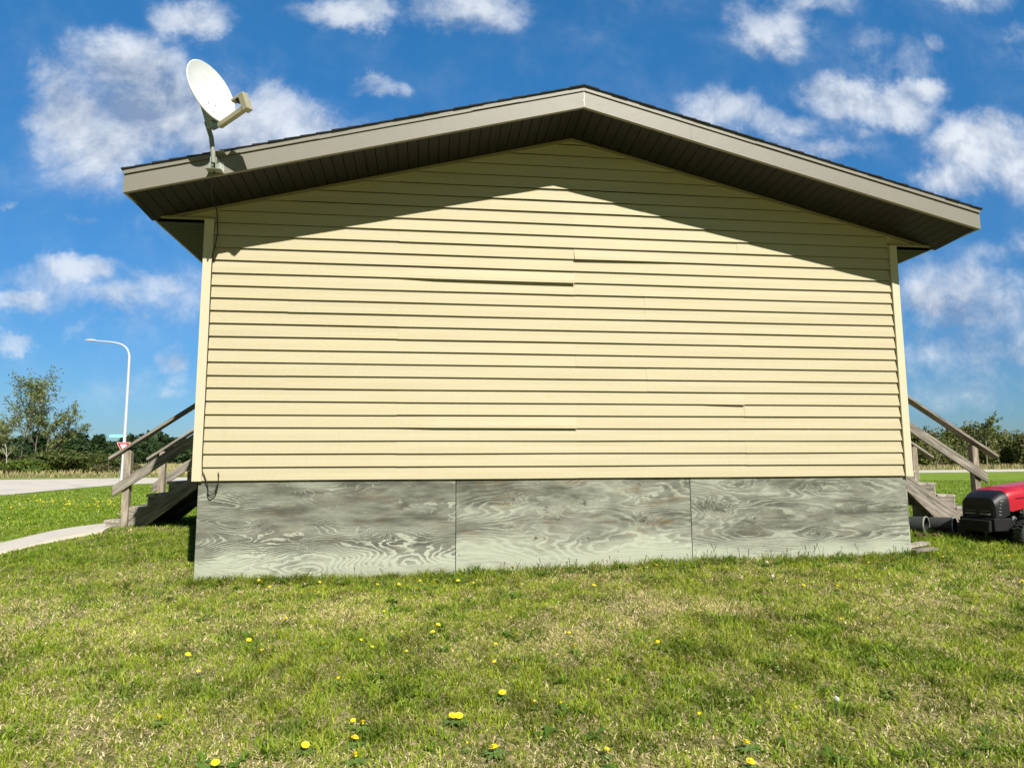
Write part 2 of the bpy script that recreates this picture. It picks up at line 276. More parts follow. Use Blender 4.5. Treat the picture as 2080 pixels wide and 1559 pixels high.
# ------------------------------------------------------------------ mesh helpers
class MB:
    def __init__(s): s.v = []; s.f = []
    def add(s, vs, fs):
        o = len(s.v); s.v += [tuple(p) for p in vs]; s.f += [tuple(i+o for i in f) for f in fs]; return s
    def box(s, a, b):
        x0, y0, z0 = a; x1, y1, z1 = b
        return s.add([(x0, y0, z0), (x1, y0, z0), (x1, y1, z0), (x0, y1, z0), (x0, y0, z1), (x1, y0, z1), (x1, y1, z1), (x0, y1, z1)],
                     [(0, 3, 2, 1), (4, 5, 6, 7), (0, 1, 5, 4), (1, 2, 6, 5), (2, 3, 7, 6), (3, 0, 4, 7)])
    def prism_xz(s, poly, y0, y1):            # polygon in x,z extruded along y (counter-clockwise seen from -y)
        n = len(poly)
        vs_ = [(x, y0, z) for x, z in poly]+[(x, y1, z) for x, z in poly]
        fs = [tuple(range(n)), tuple(range(2*n-1, n-1, -1))]+[(i+n, (i+1) % n+n, (i+1) % n, i) for i in range(n)]
        return s.add(vs_, fs)
    def prism_yz(s, poly, x0, x1):
        n = len(poly)
        vs_ = [(x0, y, z) for y, z in poly]+[(x1, y, z) for y, z in poly]
        return s.add(vs_, [tuple(range(n)), tuple(range(2*n-1, n-1, -1))]+[(i+n, (i+1) % n+n, (i+1) % n, i) for i in range(n)])
    def tube(s, pts, rad, k=8, cap=True):
        pts = [Vector(p) for p in pts]
        if not hasattr(rad, '__len__'): rad = [rad]*len(pts)
        rings = []; prev = None
        for i, p in enumerate(pts):
            t = (pts[min(i+1, len(pts)-1)]-pts[max(i-1, 0)]).normalized()
            if prev is None: a = t.cross(Vector((0, 0, 1)) if abs(t.z) < .9 else Vector((1, 0, 0))).normalized()
            else: a = (prev-t*prev.dot(t)).normalized()
            prev = a; b = t.cross(a)
            rings.append([p+(a*math.cos(2*math.pi*j/k)+b*math.sin(2*math.pi*j/k))*rad[i] for j in range(k)])
        vs_ = [v for r in rings for v in r]; fs = []
        for i in range(len(pts)-1):
            for j in range(k): fs.append((i*k+j, i*k+(j+1) % k, (i+1)*k+(j+1) % k, (i+1)*k+j))
        if cap: fs.append(tuple(range(k-1, -1, -1))); fs.append(tuple(range((len(pts)-1)*k, len(pts)*k)))
        return s.add(vs_, fs)
    def lathe(s, prof, axis_o, axis_d, k=24, start=None):   # prof: (radius, along)
        o = Vector(axis_o); d = Vector(axis_d).normalized()
        a = d.cross(Vector((0, 0, 1)) if abs(d.z) < .9 else Vector((1, 0, 0))).normalized(); b = d.cross(a)
        vs_ = [o+d*h+(a*math.cos(2*math.pi*j/k)+b*math.sin(2*math.pi*j/k))*r for r, h in prof for j in range(k)]
        fs = [(i*k+j, i*k+(j+1) % k, (i+1)*k+(j+1) % k, (i+1)*k+j) for i in range(len(prof)-1) for j in range(k)]
        return s.add(vs_, fs)
    def obox(s, o, ax, ay, az):               # oriented box: corner + three edge vectors
        o, ax, ay, az = map(Vector, (o, ax, ay, az))
        return s.add([o, o+ax, o+ax+ay, o+ay, o+az, o+ax+az, o+ax+ay+az, o+ay+az],
                     [(0, 3, 2, 1), (4, 5, 6, 7), (0, 1, 5, 4), (1, 2, 6, 5), (2, 3, 7, 6), (3, 0, 4, 7)])
    def build(s, name, m, parent=None, smooth=False, bevel=0.0, loc=None):
        me = D.meshes.new(name); me.from_pydata([tuple(v) for v in s.v], [], s.f); me.update()
        me.materials.append(m)
        if smooth: me.shade_smooth()
        o = D.objects.new(name, me); C.objects.link(o)
        if parent: o.parent = parent
        if bevel:
            bv = o.modifiers.new('bevel', 'BEVEL'); bv.width = bevel; bv.segments = 2; bv.limit_method = 'ANGLE'
        if smooth: 
            try: me.set_sharp_from_angle(angle=R(40))
            except Exception: pass
        return o
def tag(o, label=None, cat=None, group=None, kind=None):
    if label: o['label'] = label
    if cat: o['category'] = cat
    if group: o['group'] = group
    if kind: o['kind'] = kind
    return o
def empty(name, loc=(0, 0, 0), rz=0.0, sc=1.0, **k):
    o = D.objects.new(name, None); o.scale = (sc, sc, sc); C.objects.link(o); o.location = loc; o.rotation_euler = (0, 0, rz)
    return tag(o, **k)
def np_mesh(name, verts, quads=None, tris=None, m=None, col=None, parent=None, smooth=False):
    """fast mesh from numpy arrays; col = per-vertex rgb"""
    me = D.meshes.new(name); nq = 0 if quads is None else len(quads); nt = 0 if tris is None else len(tris)
    me.vertices.add(len(verts)); me.vertices.foreach_set('co', verts.astype(np.float32).ravel())
    loops = []; 
    if nq: loops.append(quads.astype(np.int32).ravel())
    if nt: loops.append(tris.astype(np.int32).ravel())
    li = np.concatenate(loops)
    me.loops.add(len(li)); me.loops.foreach_set('vertex_index', li)
    me.polygons.add(nq+nt)
    st = np.concatenate([np.arange(nq)*4, nq*4+np.arange(nt)*3]).astype(np.int32)
    me.polygons.foreach_set('loop_start', st)
    me.update(calc_edges=True)
    if col is not None:
        a = me.color_attributes.new('col', 'FLOAT_COLOR', 'POINT')
        a.data.foreach_set('color', np.concatenate([col, np.ones((len(col), 1))], 1).astype(np.float32).ravel())
    if smooth: me.shade_smooth()
    me.materials.append(m)
    o = D.objects.new(name, me); C.objects.link(o)
    if parent: o.parent = parent
    return o

# ------------------------------------------------------------------ terrain
CP = np.array([(-.1, 0, -.948), (2.4, 0, -.930), (4.83, 0, -.864), (7.27, 0, -.856), (-1.9, 3, -.68), (-2.1, 4.3, -.71), (-2.9, 2.9, -.86),
 (-3.4, 4.2, -.84), (-3.3, 2.55, -1.0), (-4.1, 4.2, -1.0), (-6, 5, -1.1), (-8, 8, -1.1), (-10, 15, -1.05), (2.1, -6.7, -1.42), (2.4, -3.5, -1.19),
 (-2, -3.5, -1.27), (7, -3.5, -1.13), (-3, 0, -1.1), (-1, 0, -.98), (10, -3, -1.08), (9.6, 2, -.84), (9.1, .5, -.87), (12, 2, -.9), (13, 6, -.95),
 (8, 8, -.85), (-1, 8, -.8), (4, 14, -.9), (18, 0, -1.05), (18, 15, -1.0), (0, 20, -1.0), (10, 22, -1.0), (-14, 22, -1.0), (-8, -6, -1.5), (12, -8, -1.4),
 (3, -14, -1.5), (-14, 4, -1.15), (20, -10, -1.3), (-16, -8, -1.4), (0, 3, -.80), (7.2, 3, -.82)])
def _tps(r): return np.where(r > 1e-9, r*r*np.log(np.maximum(r, 1e-9)), 0.0)
_n = len(CP); _K = _tps(np.hypot(CP[:, 0][:, None]-CP[:, 0][None], CP[:, 1][:, None]-CP[:, 1][None]))+np.eye(_n)*1e-2
_Pm = np.c_[np.ones(_n), CP[:, :2]]
_A = np.block([[_K, _Pm], [_Pm.T, np.zeros((3, 3))]]); _W = np.linalg.solve(_A, np.r_[CP[:, 2], 0, 0, 0])
def ground(x, y, bumps=True):
    x = np.atleast_1d(np.asarray(x, float)); y = np.atleast_1d(np.asarray(y, float)); sh = x.shape
    xf = x.ravel(); yf = y.ravel(); out = np.zeros(len(xf))
    for i in range(0, len(xf), 100000):
        xs, ys = xf[i:i+100000], yf[i:i+100000]
        r = np.hypot(xs[:, None]-CP[:, 0][None], ys[:, None]-CP[:, 1][None])
        z = _tps(r)@_W[:_n]+_W[_n]+_W[_n+1]*xs+_W[_n+2]*ys
        rr = np.hypot(xs-3, ys-3); w = np.clip((rr-14)/8, 0, 1); w = w*w*(3-2*w)
        z = np.clip(z, -1.7, -.6)*(1-w)-1.0*w
        if bumps:
            z = z+(0.010*np.sin(xs*2.3+np.sin(ys*1.7)*1.3)*np.cos(ys*2.1+xs*.4)+0.006*np.sin(xs*5.1+2*np.sin(ys*3.3))*np.sin(ys*6.3+1.0))*(1-w)
        t1 = np.clip((ys-66)/95, 0, 1); t2 = np.clip((15-xs)/30, 0, 1); z = z+1.5*t1*t1*(3-2*t1)*t2*t2*(3-2*t2)
        out[i:i+100000] = z
    return out.reshape(sh)
def gz(x, y): return float(ground(x, y)[0])
def vnoise(x, y, s, seed=0):
    """cheap smooth value noise in numpy, 0..1"""
    rng = np.random.RandomState(seed); T = rng.rand(256, 256)
    X = x*s; Y = y*s; i = np.floor(X).astype(int); j = np.floor(Y).astype(int); u = X-i; v = Y-j; u = u*u*(3-2*u); v = v*v*(3-2*v)
    g = lambda a, b: T[a % 256, b % 256]
    return (g(i, j)*(1-u)+g(i+1, j)*u)*(1-v)+(g(i, j+1)*(1-u)+g(i+1, j+1)*u)*v
def fbm(x, y, s, seed=0, o=4):
    t = 0; a = 1; n = 0
    for k in range(o): t = t+a*vnoise(x, y, s*2**k, seed+k); n += a; a *= .5
    return t/n

def axis(lo, hi, step, far, g=1.25):
    a = list(np.arange(lo, hi+1e-6, step)); s = step
    while a[-1] < far: s *= g; a.append(a[-1]+s)
    s = step
    while a[0] > -far: s *= g; a.insert(0, a[0]-s)
    return np.array(a)
def dryness(x, y):
    """0 green .. 1 straw, patches of dead turf where they lie in the lawn"""
    d = 0.24+1.35*(fbm(x, y*1.3, 0.55, 3)-0.5)+0.9*(fbm(x, y, 2.6, 11)-0.5)
    for (px, py, rx, ry, a) in DRY: d = d+a*np.exp(-(((x-px)/rx)**2+((y-py)/ry)**2))
    far = np.clip((y-0.3)/1.5, 0, 1); d = d-0.42*far
    d = d-0.25*np.exp(-((y+0.12)/0.28)**2)
    return np.clip(d, 0, 1)
DRY = [(4.2, -1.4, .7, .35, .55), (5.6, -1.9, .8, .4, .3), (1.5, -3.7, .6, .35, .6), (1.1, -1.2, .7, .22, .35), (-1.6, -.6, 1.2, .5, .35), (-1.9, -1.2, .9, .4, .3),
       (7.3, -1.3, .8, .35, .25), (3.1, -2.2, .7, .35, .3), (6.6, -3.0, .6, .3, .35), (8.2, -2.3, .5, .3, .35), (4.4, -3.2, .5, .3, .25), (-.2, -2.6, .6, .4, .2)]
gxs = axis(-10, 16, 0.16, 3000); gys = axis(-8, 20, 0.16, 3000)
GX, GY = np.meshgrid(gxs, gys); GZ = ground(GX, GY)
V_ = np.c_[GX.ravel(), GY.ravel(), GZ.ravel()]; nx, ny = len(gxs), len(gys)
ii, jj = np.meshgrid(np.arange(nx-1), np.arange(ny-1)); a0 = (jj*nx+ii).ravel()
m = D.materials.new("lawn_soil"); m.use_nodes = True; m.node_tree.nodes.clear(); N = NT(m.node_tree)
b = N.n('ShaderNodeBsdfPrincipled'); b.inputs['Roughness'].default_value = 0.95; b.inputs['Specular IOR Level'].default_value = 0.1
o = N.n('ShaderNodeOutputMaterial'); N.link(b.outputs[0], o.inputs[0])
co = N.n('ShaderNodeTexCoord').outputs['Object']; X, Y, Z = N.sep(co)
near_c = N.mix(N.ramp(N.noise(co, 30, 5, 0.7), 0.35, 0.65), (0.095, 0.11, 0.034, 1), (0.40, 0.33, 0.165, 1))
far_c = N.mix(N.ramp(N.noise(N.v('MULTIPLY', co, (1, 2.2, 1)), 1.2, 8, 0.75), 0.3, 0.72), (0.125, 0.22, 0.014, 1), (0.33, 0.42, 0.06, 1))
strk = N.ramp(N.noise(N.v('MULTIPLY', co, (0.12, 0.9, 1)), 1.0, 4, 0.6), 0.35, 0.7, 0, 0.45)
far_c = N.mix(strk, far_c, (0.085, 0.155, 0.012, 1))
dist = N.v('LENGTH', N.v('SUBTRACT', co, (2.1, -6.7, 0)))
c = N.mix(N.ramp(dist, 9, 20), near_c, far_c)
fld = N.mix(N.ramp(N.noise(co, 0.25, 8, 0.7), 0.35, 0.65), (0.36, 0.34, 0.14, 1), (0.504, 0.441, 0.234, 1))
wild = N.mix(N.ramp(N.noise(co, 0.5, 8, 0.7), 0.35, 0.65), (0.16, 0.20, 0.05, 1), (0.34, 0.32, 0.14, 1))
# beyond the road: rough pasture, dry field to the left
beyond = N.ramp(N.m('ADD', Y, N.m('MULTIPLY', X, 0.05)), 60, 63)
c = N.mix(beyond, c, wild)
c = N.mix(N.m('MULTIPLY', N.ramp(Y, 66, 74), N.ramp(X, 20, 0)), c, fld)
N.link(c, b.inputs['Base Color'])
bp = N.n('ShaderNodeBump'); bp.inputs['Strength'].default_value = 0.8; bp.inputs['Distance'].default_value = 0.03
N.link(N.noise(co, 25, 6, 0.7), bp.inputs['Height']); N.link(bp.outputs[0], b.inputs['Normal'])
lawn = np_mesh('ground', V_, quads=np.c_[a0, a0+1, a0+nx+1, a0+nx], m=m, smooth=True); tag(lawn, kind='structure')

def strip(name, left, right, m, lift, kind='structure', thick=0.0, wob=0.0):
    """sheet between two edge polylines that follows the terrain"""
    L = [Vector((*p, 0)) for p in left]; Rr = [Vector((*p, 0)) for p in right]; n = len(L); mb = MB(); K = 6; vs_ = []; rows = []
    sub = 10
    def samp(E, t):
        i = min(int(t), len(E)-2); return E[i].lerp(E[i+1], t-i)
    T = [i/sub for i in range((n-1)*sub+1)]
    for t in T:
        a, b_ = samp(L, t), samp(Rr, t); d = (b_-a).normalized()
        a = a+d*random.uniform(-wob, wob); b_ = b_+d*random.uniform(-wob, wob)
        row = [a.lerp(b_, k/K) for k in range(K+1)]
        zs = ground([p.x for p in row], [p.y for p in row], False)+lift
        base = len(vs_); vs_ += [(p.x, p.y, float(z)) for p, z in zip(row, zs)]; rows.append(base)
        if thick: vs_ += [(row[0].x, row[0].y, float(zs[0])-thick), (row[-1].x, row[-1].y, float(zs[-1])-thick)]
    fs = []
    for i in range(len(rows)-1):
        p, q = rows[i], rows[i+1]
        for k in range(K): fs.append((p+k, p+k+1, q+k+1, q+k))
        if thick:
            fs.append((p+K+1, p, q, q+K+1)); fs.append((p+K, p+K+2, q+K+2, q+K))
    if thick: fs.append((rows[0], rows[0]+K+1, rows[0]+K+2)+tuple(rows[0]+k for k in range(K, 0, -1)))
    mb.add(vs_, fs); o = mb.build(name, m); tag(o, kind=kind); return o
path = strip('path', [(-2.05, 2.75), (-2.9, 2.72), (-3.8, 2.68), (-6, 2.5), (-10, 2.3)], [(-2.28, 4.28), (-2.9, 4.22), (-3.8, 4.15), (-6, 4.0), (-10, 3.9)], M['concrete'], 0.035, thick=0.15)
near_e = [(-60, -50), (-24, -6), (-14.9, 10), (-14.3, 21.8), (-15.3, 28.1), (-16.2, 36), (-13, 46), (0, 53), (30, 57), (53.5, 58.5), (70, 62.9), (160, 80)]
far_e = [(-95, -50), (-62, 0), (-48, 30), (-40, 48), (-33.6, 55.3), (-26.3, 59.4), (-19.3, 60.5), (0, 64), (30, 70), (72, 80), (90, 84), (175, 103)]
road = strip('road', near_e, far_e, M['road'], 0.02)

# ------------------------------------------------------------------ house
E_ = 0.127; WX = 7.253; RX = 3.627; SL = 0.2556; AP = 3.617; LEN = 13.0; EZ = 2.569
house = empty('house', (RX, 0, -0.9), label='cream vinyl sided house end with taupe gable roof and weathered plywood skirting', cat='house')
def hb(mb, name, m, parent=None, **k):
    o = mb.build(name, m, **k); o.parent = parent or house
    if (parent or house) is house: o.matrix_parent_inverse = Matrix.Translation((-RX, 0, 0.9))
    return o
rnd = random.Random(5)
LOOSE = [(16, 1.80, 3.64, .022, .008, 'L'), (18, 3.64, 4.75, .015, .004, 'R'), (4, 1.82, 3.64, .014, .005, 'L'), (17, 1.82, 3.64, .005, .003, 'L'), (6, 5.0, 5.457, .010, .005, 'L'), (5, 1.82, 3.64, .004, .002, 'L'), (15, 1.82, 3.64, .003, .002, 'L')]
def gable_x(z):
    if z <= EZ: return 0.0, WX
    h = (AP-z)/SL; return RX-h, RX+h
mb = MB(); SE = [[3.64], [1.815, 5.457], [0.737, 4.394]]
for k in range(29):
    z0 = k*E_; z1 = z0+E_
    if z1 > AP+0.03: z1 = AP+0.03
    xa0, xb0 = gable_x(z0+0.001); xa1, xb1 = gable_x(z1)
    if k*E_ >= EZ: xa0 = max(-.50, xa0-.13); xb0 = min(WX+.50, xb0+.13); xa1 = max(-.50, xa1-.13); xb1 = min(WX+.50, xb1+.13)
    if k*E_ < EZ < z1: xa0, xb0 = 0.0, WX; xa1, xb1 = (0.0, WX)
    pair = (k+1)//2
    seams = [s for s in SE[[0, 1, 0, 1, 2, 0, 1, 2, 0, 0, 1, 2, 1, 0, 2][pair % 15]] if xa0+.15 < s < xb0-.15]
    br = [xa0]+seams+[xb0]
    for i in range(len(br)-1):
        a, b_ = br[i], br[i+1]; n = max(2, int((b_-a)/0.09)); dz = rnd.uniform(-.0022, .0022) if len(br) > 2 else 0; dy = rnd.uniform(0, .0022)
        ph = rnd.uniform(0, 6.28); am = rnd.uniform(.0010, .0032)
        vs_ = []
        for j in range(n+1):
            t = j/n; x = a+(b_-a)*t
            lip = 0.0; sag = 0.0
            for (kk, u0, u1, ly, lz, ty_) in LOOSE:
                if kk == k and u0 <= x <= u1 and (b_ <= u1+.02 if ty_ == 'L' else a >= u0-.02):
                    s = (x-u0)/(u1-u0); s = s if ty_ == 'L' else 1-s
                    s = min(1, s*5)*(.55+.45*s) if u1-u0 > 1.5 else s**.7
                    lip += ly*s; sag += lz*s
            w = am*math.sin(x*2.1+ph)
            # clamp x into the gable at the upper edge
            xt = x
            if k*E_ >= EZ: xt = min(max(x, xa1), xb1) if xa1 < xb1 else RX
            ov = -.0012*i
            y0 = -lip+ov+dy*.3; zb = z0+dz-sag+w*.5
            xm = (x+xt)/2; vs_ += [(x, y0+.001, zb+.024), (x, y0+.001, zb+.001), (x, y0-.003, zb+.0), (xm, .008+ov+w-lip*.5, (zb+z1)/2), (xt, .0180+ov, z1+.0005)]
        fs = []
        for j in range(n):
            for q in range(4): p = j*5+q; fs.append((p, p+5, p+6, p+1))
        mb.add(vs_, fs)
sid = hb(mb, 'siding', M['siding'])
# near-black backing wall; its colour stands in for deep shade in the laps
mb = MB(); mb.prism_xz([(0, -.02), (WX, -.02), (WX, EZ), (RX+(AP-EZ)/SL+.1, EZ), (RX, AP+.02), (RX-(AP-EZ)/SL-.1, EZ), (0, EZ)], .036, .12)
hb(mb, 'wall', M['dark'])
# side and back walls with the same cladding
def side_wall(x, sgn, y0, y1, holes):
    mb = MB()
    for k in range(20):
        z0 = k*E_; z1 = min(z0+E_, EZ)
        segs = [(y0, y1)]
        for (h0, h1, hz) in holes:
            if z0 < hz: segs = [s for a, b_ in segs for s in ((a, h0), (h1, b_)) if s[1]-s[0] > .05]
        for a, b_ in segs:
            x0 = x+sgn*.012; xr = x
            vs_ = [(x0-sgn*.014, a, z0+.003), (x0, a, z0), (xr, a, z1+.003), (x0-sgn*.014, b_, z0+.003), (x0, b_, z0), (xr, b_, z1+.003)]
            mb.add(vs_, [(0, 3, 4, 1), (1, 4, 5, 2)])
    hb(mb, 'siding', M['siding'])
side_wall(-.070, -1, .09, LEN, [(3.2, 4.1, 2.2)]); side_wall(WX+.070, 1, .09, LEN, [(2.2, 3.1, 2.2)])
mb = MB(); mb.box((-.05, .13, -.02), (WX+.05, LEN, EZ)); hb(mb, 'wall', M['dark'])
mb = MB()
for k in range(28):
    z0 = k*E_; a, b_ = gable_x(z0+.06)
    if z0 < AP-.08: mb.add([(a, LEN+.014, z0), (b_, LEN+.014, z0), (b_, LEN+.002, z0+E_), (a, LEN+.002, z0+E_)], [(0, 3, 2, 1)])
hb(mb, 'siding', M['siding'])
for (x, y, s) in ((-.075, 3.2, -1), (WX+.075, 2.2, 1)):        # side doors above the stairs
    mb = MB(); mb.box((min(x, x+s*.03), y+.03, .12), (max(x, x+s*.03), y+.87, 2.15)); dr = hb(mb, 'door', M['door'], bevel=.003)
    mb = MB(); mb.box((min(x, x+s*.035), y+.2, 1.3), (max(x, x+s*.035), y+.7, 1.95)); hb(mb, 'pane', M['glass'], parent=dr)
    mb = MB(); mb.lathe([(0, .06), (.028, .055), (.03, .03), (.012, .02), (.012, 0)], (x+s*.03, y+.78, 1.05), (s, 0, 0), 12); hb(mb, 'handle', M['chrome'], parent=dr, smooth=True)
# corner trim posts
for (x0, x1) in ((-.088, .002), (WX-.002, 7.337)):
    mb = MB(); out = x0 if x0 < 0 else x1; inn = x1 if x0 < 0 else x0; s = 1 if x0 < 0 else -1
    # outside corner profile: front face, side face, J channel return
    mb.prism_xz([(x0, -.006), (x1, -.006), (x1, EZ-.004), (x0, EZ-.004)], -.020, -.002)
    mb.box((min(out, out+s*.018), -.0015, -.006), (max(out, out+s*.018), .088, EZ-.004))
    mb.box((min(inn-s*.020, inn-s*.004), -.0018, -.004), (max(inn-s*.020, inn-s*.004), .02, EZ-.006))
    hb(mb, 'corner_trim', M['trim'], bevel=.002)
# frieze strips against the rake soffit and the box ends
th = math.atan(SL)
for s in (-1, 1):
    mb = MB(); x1 = RX+s*4.07
    def zz(x, o=0): return AP-SL*abs(x-RX)+o
    mb.prism_xz([(RX, AP-.020), (x1, zz(x1, -.020)), (x1, zz(x1, .004)), (RX, AP+.004)][::(1 if s > 0 else -1)], -.016, .012)
    hb(mb, 'frieze_trim', M['frieze'])
    mb = MB(); xa, xb = ((-.50, .01) if s < 0 else (WX-.01, WX+.50))
    mb.box((xa, -.024, EZ-.004), (xb, .012, EZ+.016)); hb(mb, 'box_end_trim', M['frieze'])
# gable triangles that run out over the eave boxes
mb = MB()
for s in (-1, 1):
    xe = -.50 if s < 0 else WX+.50; xi = 0.02 if s < 0 else WX-.02
    mb = MB(); mb.prism_xz([(xe, EZ+.002), (xi, EZ+.002), (xi, EZ+.11), (xe, EZ+.004)][::(1 if s < 0 else -1)], .004, .02)
    hb(mb, 'box_end', M['siding'])
# fascia boards on the rakes: wide board and the narrow shadow board above it, mitred at the ridge
XL, XR_ = -.600, 7.854; ZB = 3.648
def rz(x, o): return ZB-SL*abs(x-RX)+o
for s in (-1, 1):
    xe = XL if s < 0 else XR_
    mb = MB(); mb.prism_xz([(RX, ZB), (xe, rz(xe, 0)), (xe, rz(xe, .160)), (RX, ZB+.160)][::(1 if s > 0 else -1)], -.612, -.590)
    # lower return lip
    mb.prism_xz([(RX, ZB-.003), (xe, rz(xe, -.003)), (xe, rz(xe, .003)), (RX, ZB+.003)][::(1 if s > 0 else -1)], -.6125, -.575)
    fb = hb(mb, 'rake_fascia', M['fascia'])
    jo = [0, .42, .47, 1] if s < 0 else [0, .36, 1]
    mb = MB()
    cuts = [(0, .150), (.150, .262), (.262, .60), (.60, 1.0)] if s < 0 else [(0, .42), (.42, 1)]
    for i, (t0, t1) in enumerate(cuts):
        xa = RX+(xe-RX)*t0; xb = RX+(xe-RX)*min(1, t1+.003); dy = -.0025*(i % 2); dz = (.0, .003, -.002, .001)[i]
        mb.prism_xz([(xa, rz(xa, .164+dz)), (xb, rz(xb, .164+dz)), (xb, rz(xb, .207)), (xa, rz(xa, .207))][::(1 if s > 0 else -1)], -.624+dy, -.594)
    hb(mb, 'drip_board', M['fascia'])
    # eave fascia running back along the house
    mb = MB(); x0, x1 = (xe-.003, xe+.018) if s < 0 else (xe-.018, xe+.003)
    mb.box((x0, -.589, rz(xe, .0)), (x1, LEN+.5, rz(xe, .158))); hb(mb, 'eave_fascia', M['fascia'])
mb = MB(); mb.box((RX-.006, -.6145, ZB+.004), (RX+.006, -.611, ZB+.158)); mb.box((RX-.012, -.6142, ZB+.05), (RX+.001, -.611, ZB+.075))
hb(mb, 'joint_cap', M['bead'])
mb = MB(); mb.box((4.72, -.6142, rz(4.72, .008)), (4.728, -.611, rz(4.72, .14))); hb(mb, 'joint_cap', M['fascia']); mb = MB()
mb.obox((6.60, -.6142, rz(6.6, .018)), (.012, 0, .0), (.0, .003, 0), (.012, 0, .03)); hb(mb, 'paint_scuff', M['fascia'])
# rake soffit with V grooves every 10 cm
for s in (-1, 1):
    mb = MB(); xe = XL if s < 0 else XR_
    n = int(abs(xe-RX)/.1016); 
    for i in range(n+1):
        a = RX+s*i*.1016; b_ = RX+s*min((i+1)*.1016, abs(xe-RX)); g = s*.004
        zs = lambda x, o: rz(x, .012+o)
        pts = [(a+g*0, zs(a, .010)), (a+g, zs(a+g, 0)), (b_-g, zs(b_-g, 0)), (b_, zs(b_, .010))]
        v = [(x, -.59, z) for x, z in pts]+[(x, .03, z-.040) for x, z in pts]
        mb.add(v, [(q, q+1, q+5, q+4) for q in range(3)])
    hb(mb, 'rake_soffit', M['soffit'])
    mb = MB(); xa, xb = (XL+.02, -.07) if s < 0 else (WX+.07, XR_-.02); ny_ = int((LEN+.4)/.1016)
    for i in range(ny_):
        a = .02+i*.1016; b_ = a+.1016; pts = [(a, .010), (a+.004, 0), (b_-.004, 0), (b_, .01)]
        v = [(xa, y, EZ+z) for y, z in pts]+[(xb, y, EZ+z) for y, z in pts]
        mb.add(v, [(q, q+1, q+5, q+4) for q in range(3)])
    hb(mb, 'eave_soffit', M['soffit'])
# roof: decking and shingle courses
roof = MB()
for s in (-1, 1):
    xe = XL if s < 0 else XR_; q = (1 if s > 0 else -1)
    roof.prism_xz([(RX, ZB+.150), (xe, rz(xe, .150)), (xe, rz(xe, .2065)), (RX, ZB+.2065)][::q], -.588, LEN+.5)
rf = hb(roof, 'roof', M['fascia'])
mb = MB(); rs = random.Random(3)
for s in (-1, 1):
    xe = (XL-.018) if s < 0 else (XR_+.018); n = int(abs(xe-RX)/.142)
    y = -.640
    while y < LEN+.4:
        y1 = y+.33 if y > -.6 else y+.20+rs.random()*.2
        for i in range(n, -1, -1):
            a = RX+s*i*.142; b_ = RX+s*min((i+1)*.142+.01, abs(xe-RX))
            if y > 2 and False: continue
            o1 = .2075+rs.uniform(0, .004); o2 = .2085+rs.uniform(0, .005); j = rs.uniform(-.004, .004)
            ya = y+j if y < -.6 else y+.002
            v = [(a, ya, rz(a, .207)), (b_, ya, rz(b_, .2075)), (b_, ya, rz(b_, .2075)+.012+rs.uniform(0, .006)), (a, ya, rz(a, .207)+.007)]
            v += [(x, y1, z) for x, _, z in v]
            mb.add(v, [(0, 1, 2, 3), (7, 6, 5, 4), (3, 2, 6, 7), (1, 5, 6, 2), (0, 4, 5, 1)] if s > 0 else [(3, 2, 1, 0), (4, 5, 6, 7), (7, 6, 2, 3), (2, 6, 5, 1), (1, 5, 4, 0)])
        y = y1
# ridge caps
y = -.642
while y < LEN+.4:
    t = rs.uniform(.004, .012)
    for s in (-1, 1):
        x1 = RX+s*.15; mb.obox((RX, y, ZB+.214), (s*.15, 0, -SL*.15), (0, .19, t), (0, 0, .008))
    y += .145
hb(mb, 'shingles', M['shingle'], parent=rf)
rf.children[0].matrix_parent_inverse = rf.matrix_parent_inverse.copy() if False else Matrix.Identity(4)
# skirting panels
PK = [('ply_left', 1.3, 74, 0.64, [(.55, -.43, .10, .10), (.95, -.62, .09, .09), (1.5, -.52, .12, .05), (1.75, -.55, .08, -.06), (.55, -.72, .10, .05), (1.9, -.25, .3, .10)], .35, -.16, .030, 1.0),
      ('ply_middle', 4.7, 44, .38, [(2.96, -.20, .11, .14), (3.32, -.31, .13, -.2), (3.70, -.235, .10, .13), (2.96, -.48, .09, .12), (3.20, -.60, .09, -.12), (3.74, -.62, .09, .12), (4.33, -.42, .12, .14), (4.33, -.66, .06, .1), (4.30, -.06, .07, .14), (4.31, -.22, .08, .1)], .9, .10, .045, 0.8),
      ('ply_right', 8.9, 52, .42, [(5.15, -.33, .20, .22), (5.42, -.06, .08, .12), (6.20, -.12, .09, -.12), (5.50, -.45, .09, .10), (6.22, -.60, .10, .12), (6.55, -.12, .06, .08)], .22, .10, .04, 0.7)]
for (nm, sd, fq, ct, kn, brn, tp, wp, xs), (xa, xb) in zip(PK, ((-.035, 2.404), (2.411, 4.829), (4.837, 7.268))):
    m_ = ply_mat(nm, sd, fq, ct, kn, brn, tp, wp, xs, *((.20, .85) if nm == 'ply_left' else (.0, 1.05)))
    mb = MB(); mb.box((xa, .022, -1.25), (xb, .037, -.002)); sp = MB()
    p = mb.build('skirting_panel', m_); p.parent = house; p.matrix_parent_inverse = Matrix.Translation((-RX, 0, 0.9))
    for (sx_, sz_) in ((xa+.03, -.74), (xb-.03, -.72), (xb-.02, -.04), (xa+.03, -.30), (xa+.82, -.05), (xa+1.63, -.06), (xa+.80, -.76), (xa+1.64, -.74)):
        sp = MB(); sp.lathe([(.0001, 0), (.010, .001), (.010, .003)], (sx_, .0205, sz_), (0, 1, 0), 10); sp.build('screw', M['galv'], parent=p)
mb = MB()
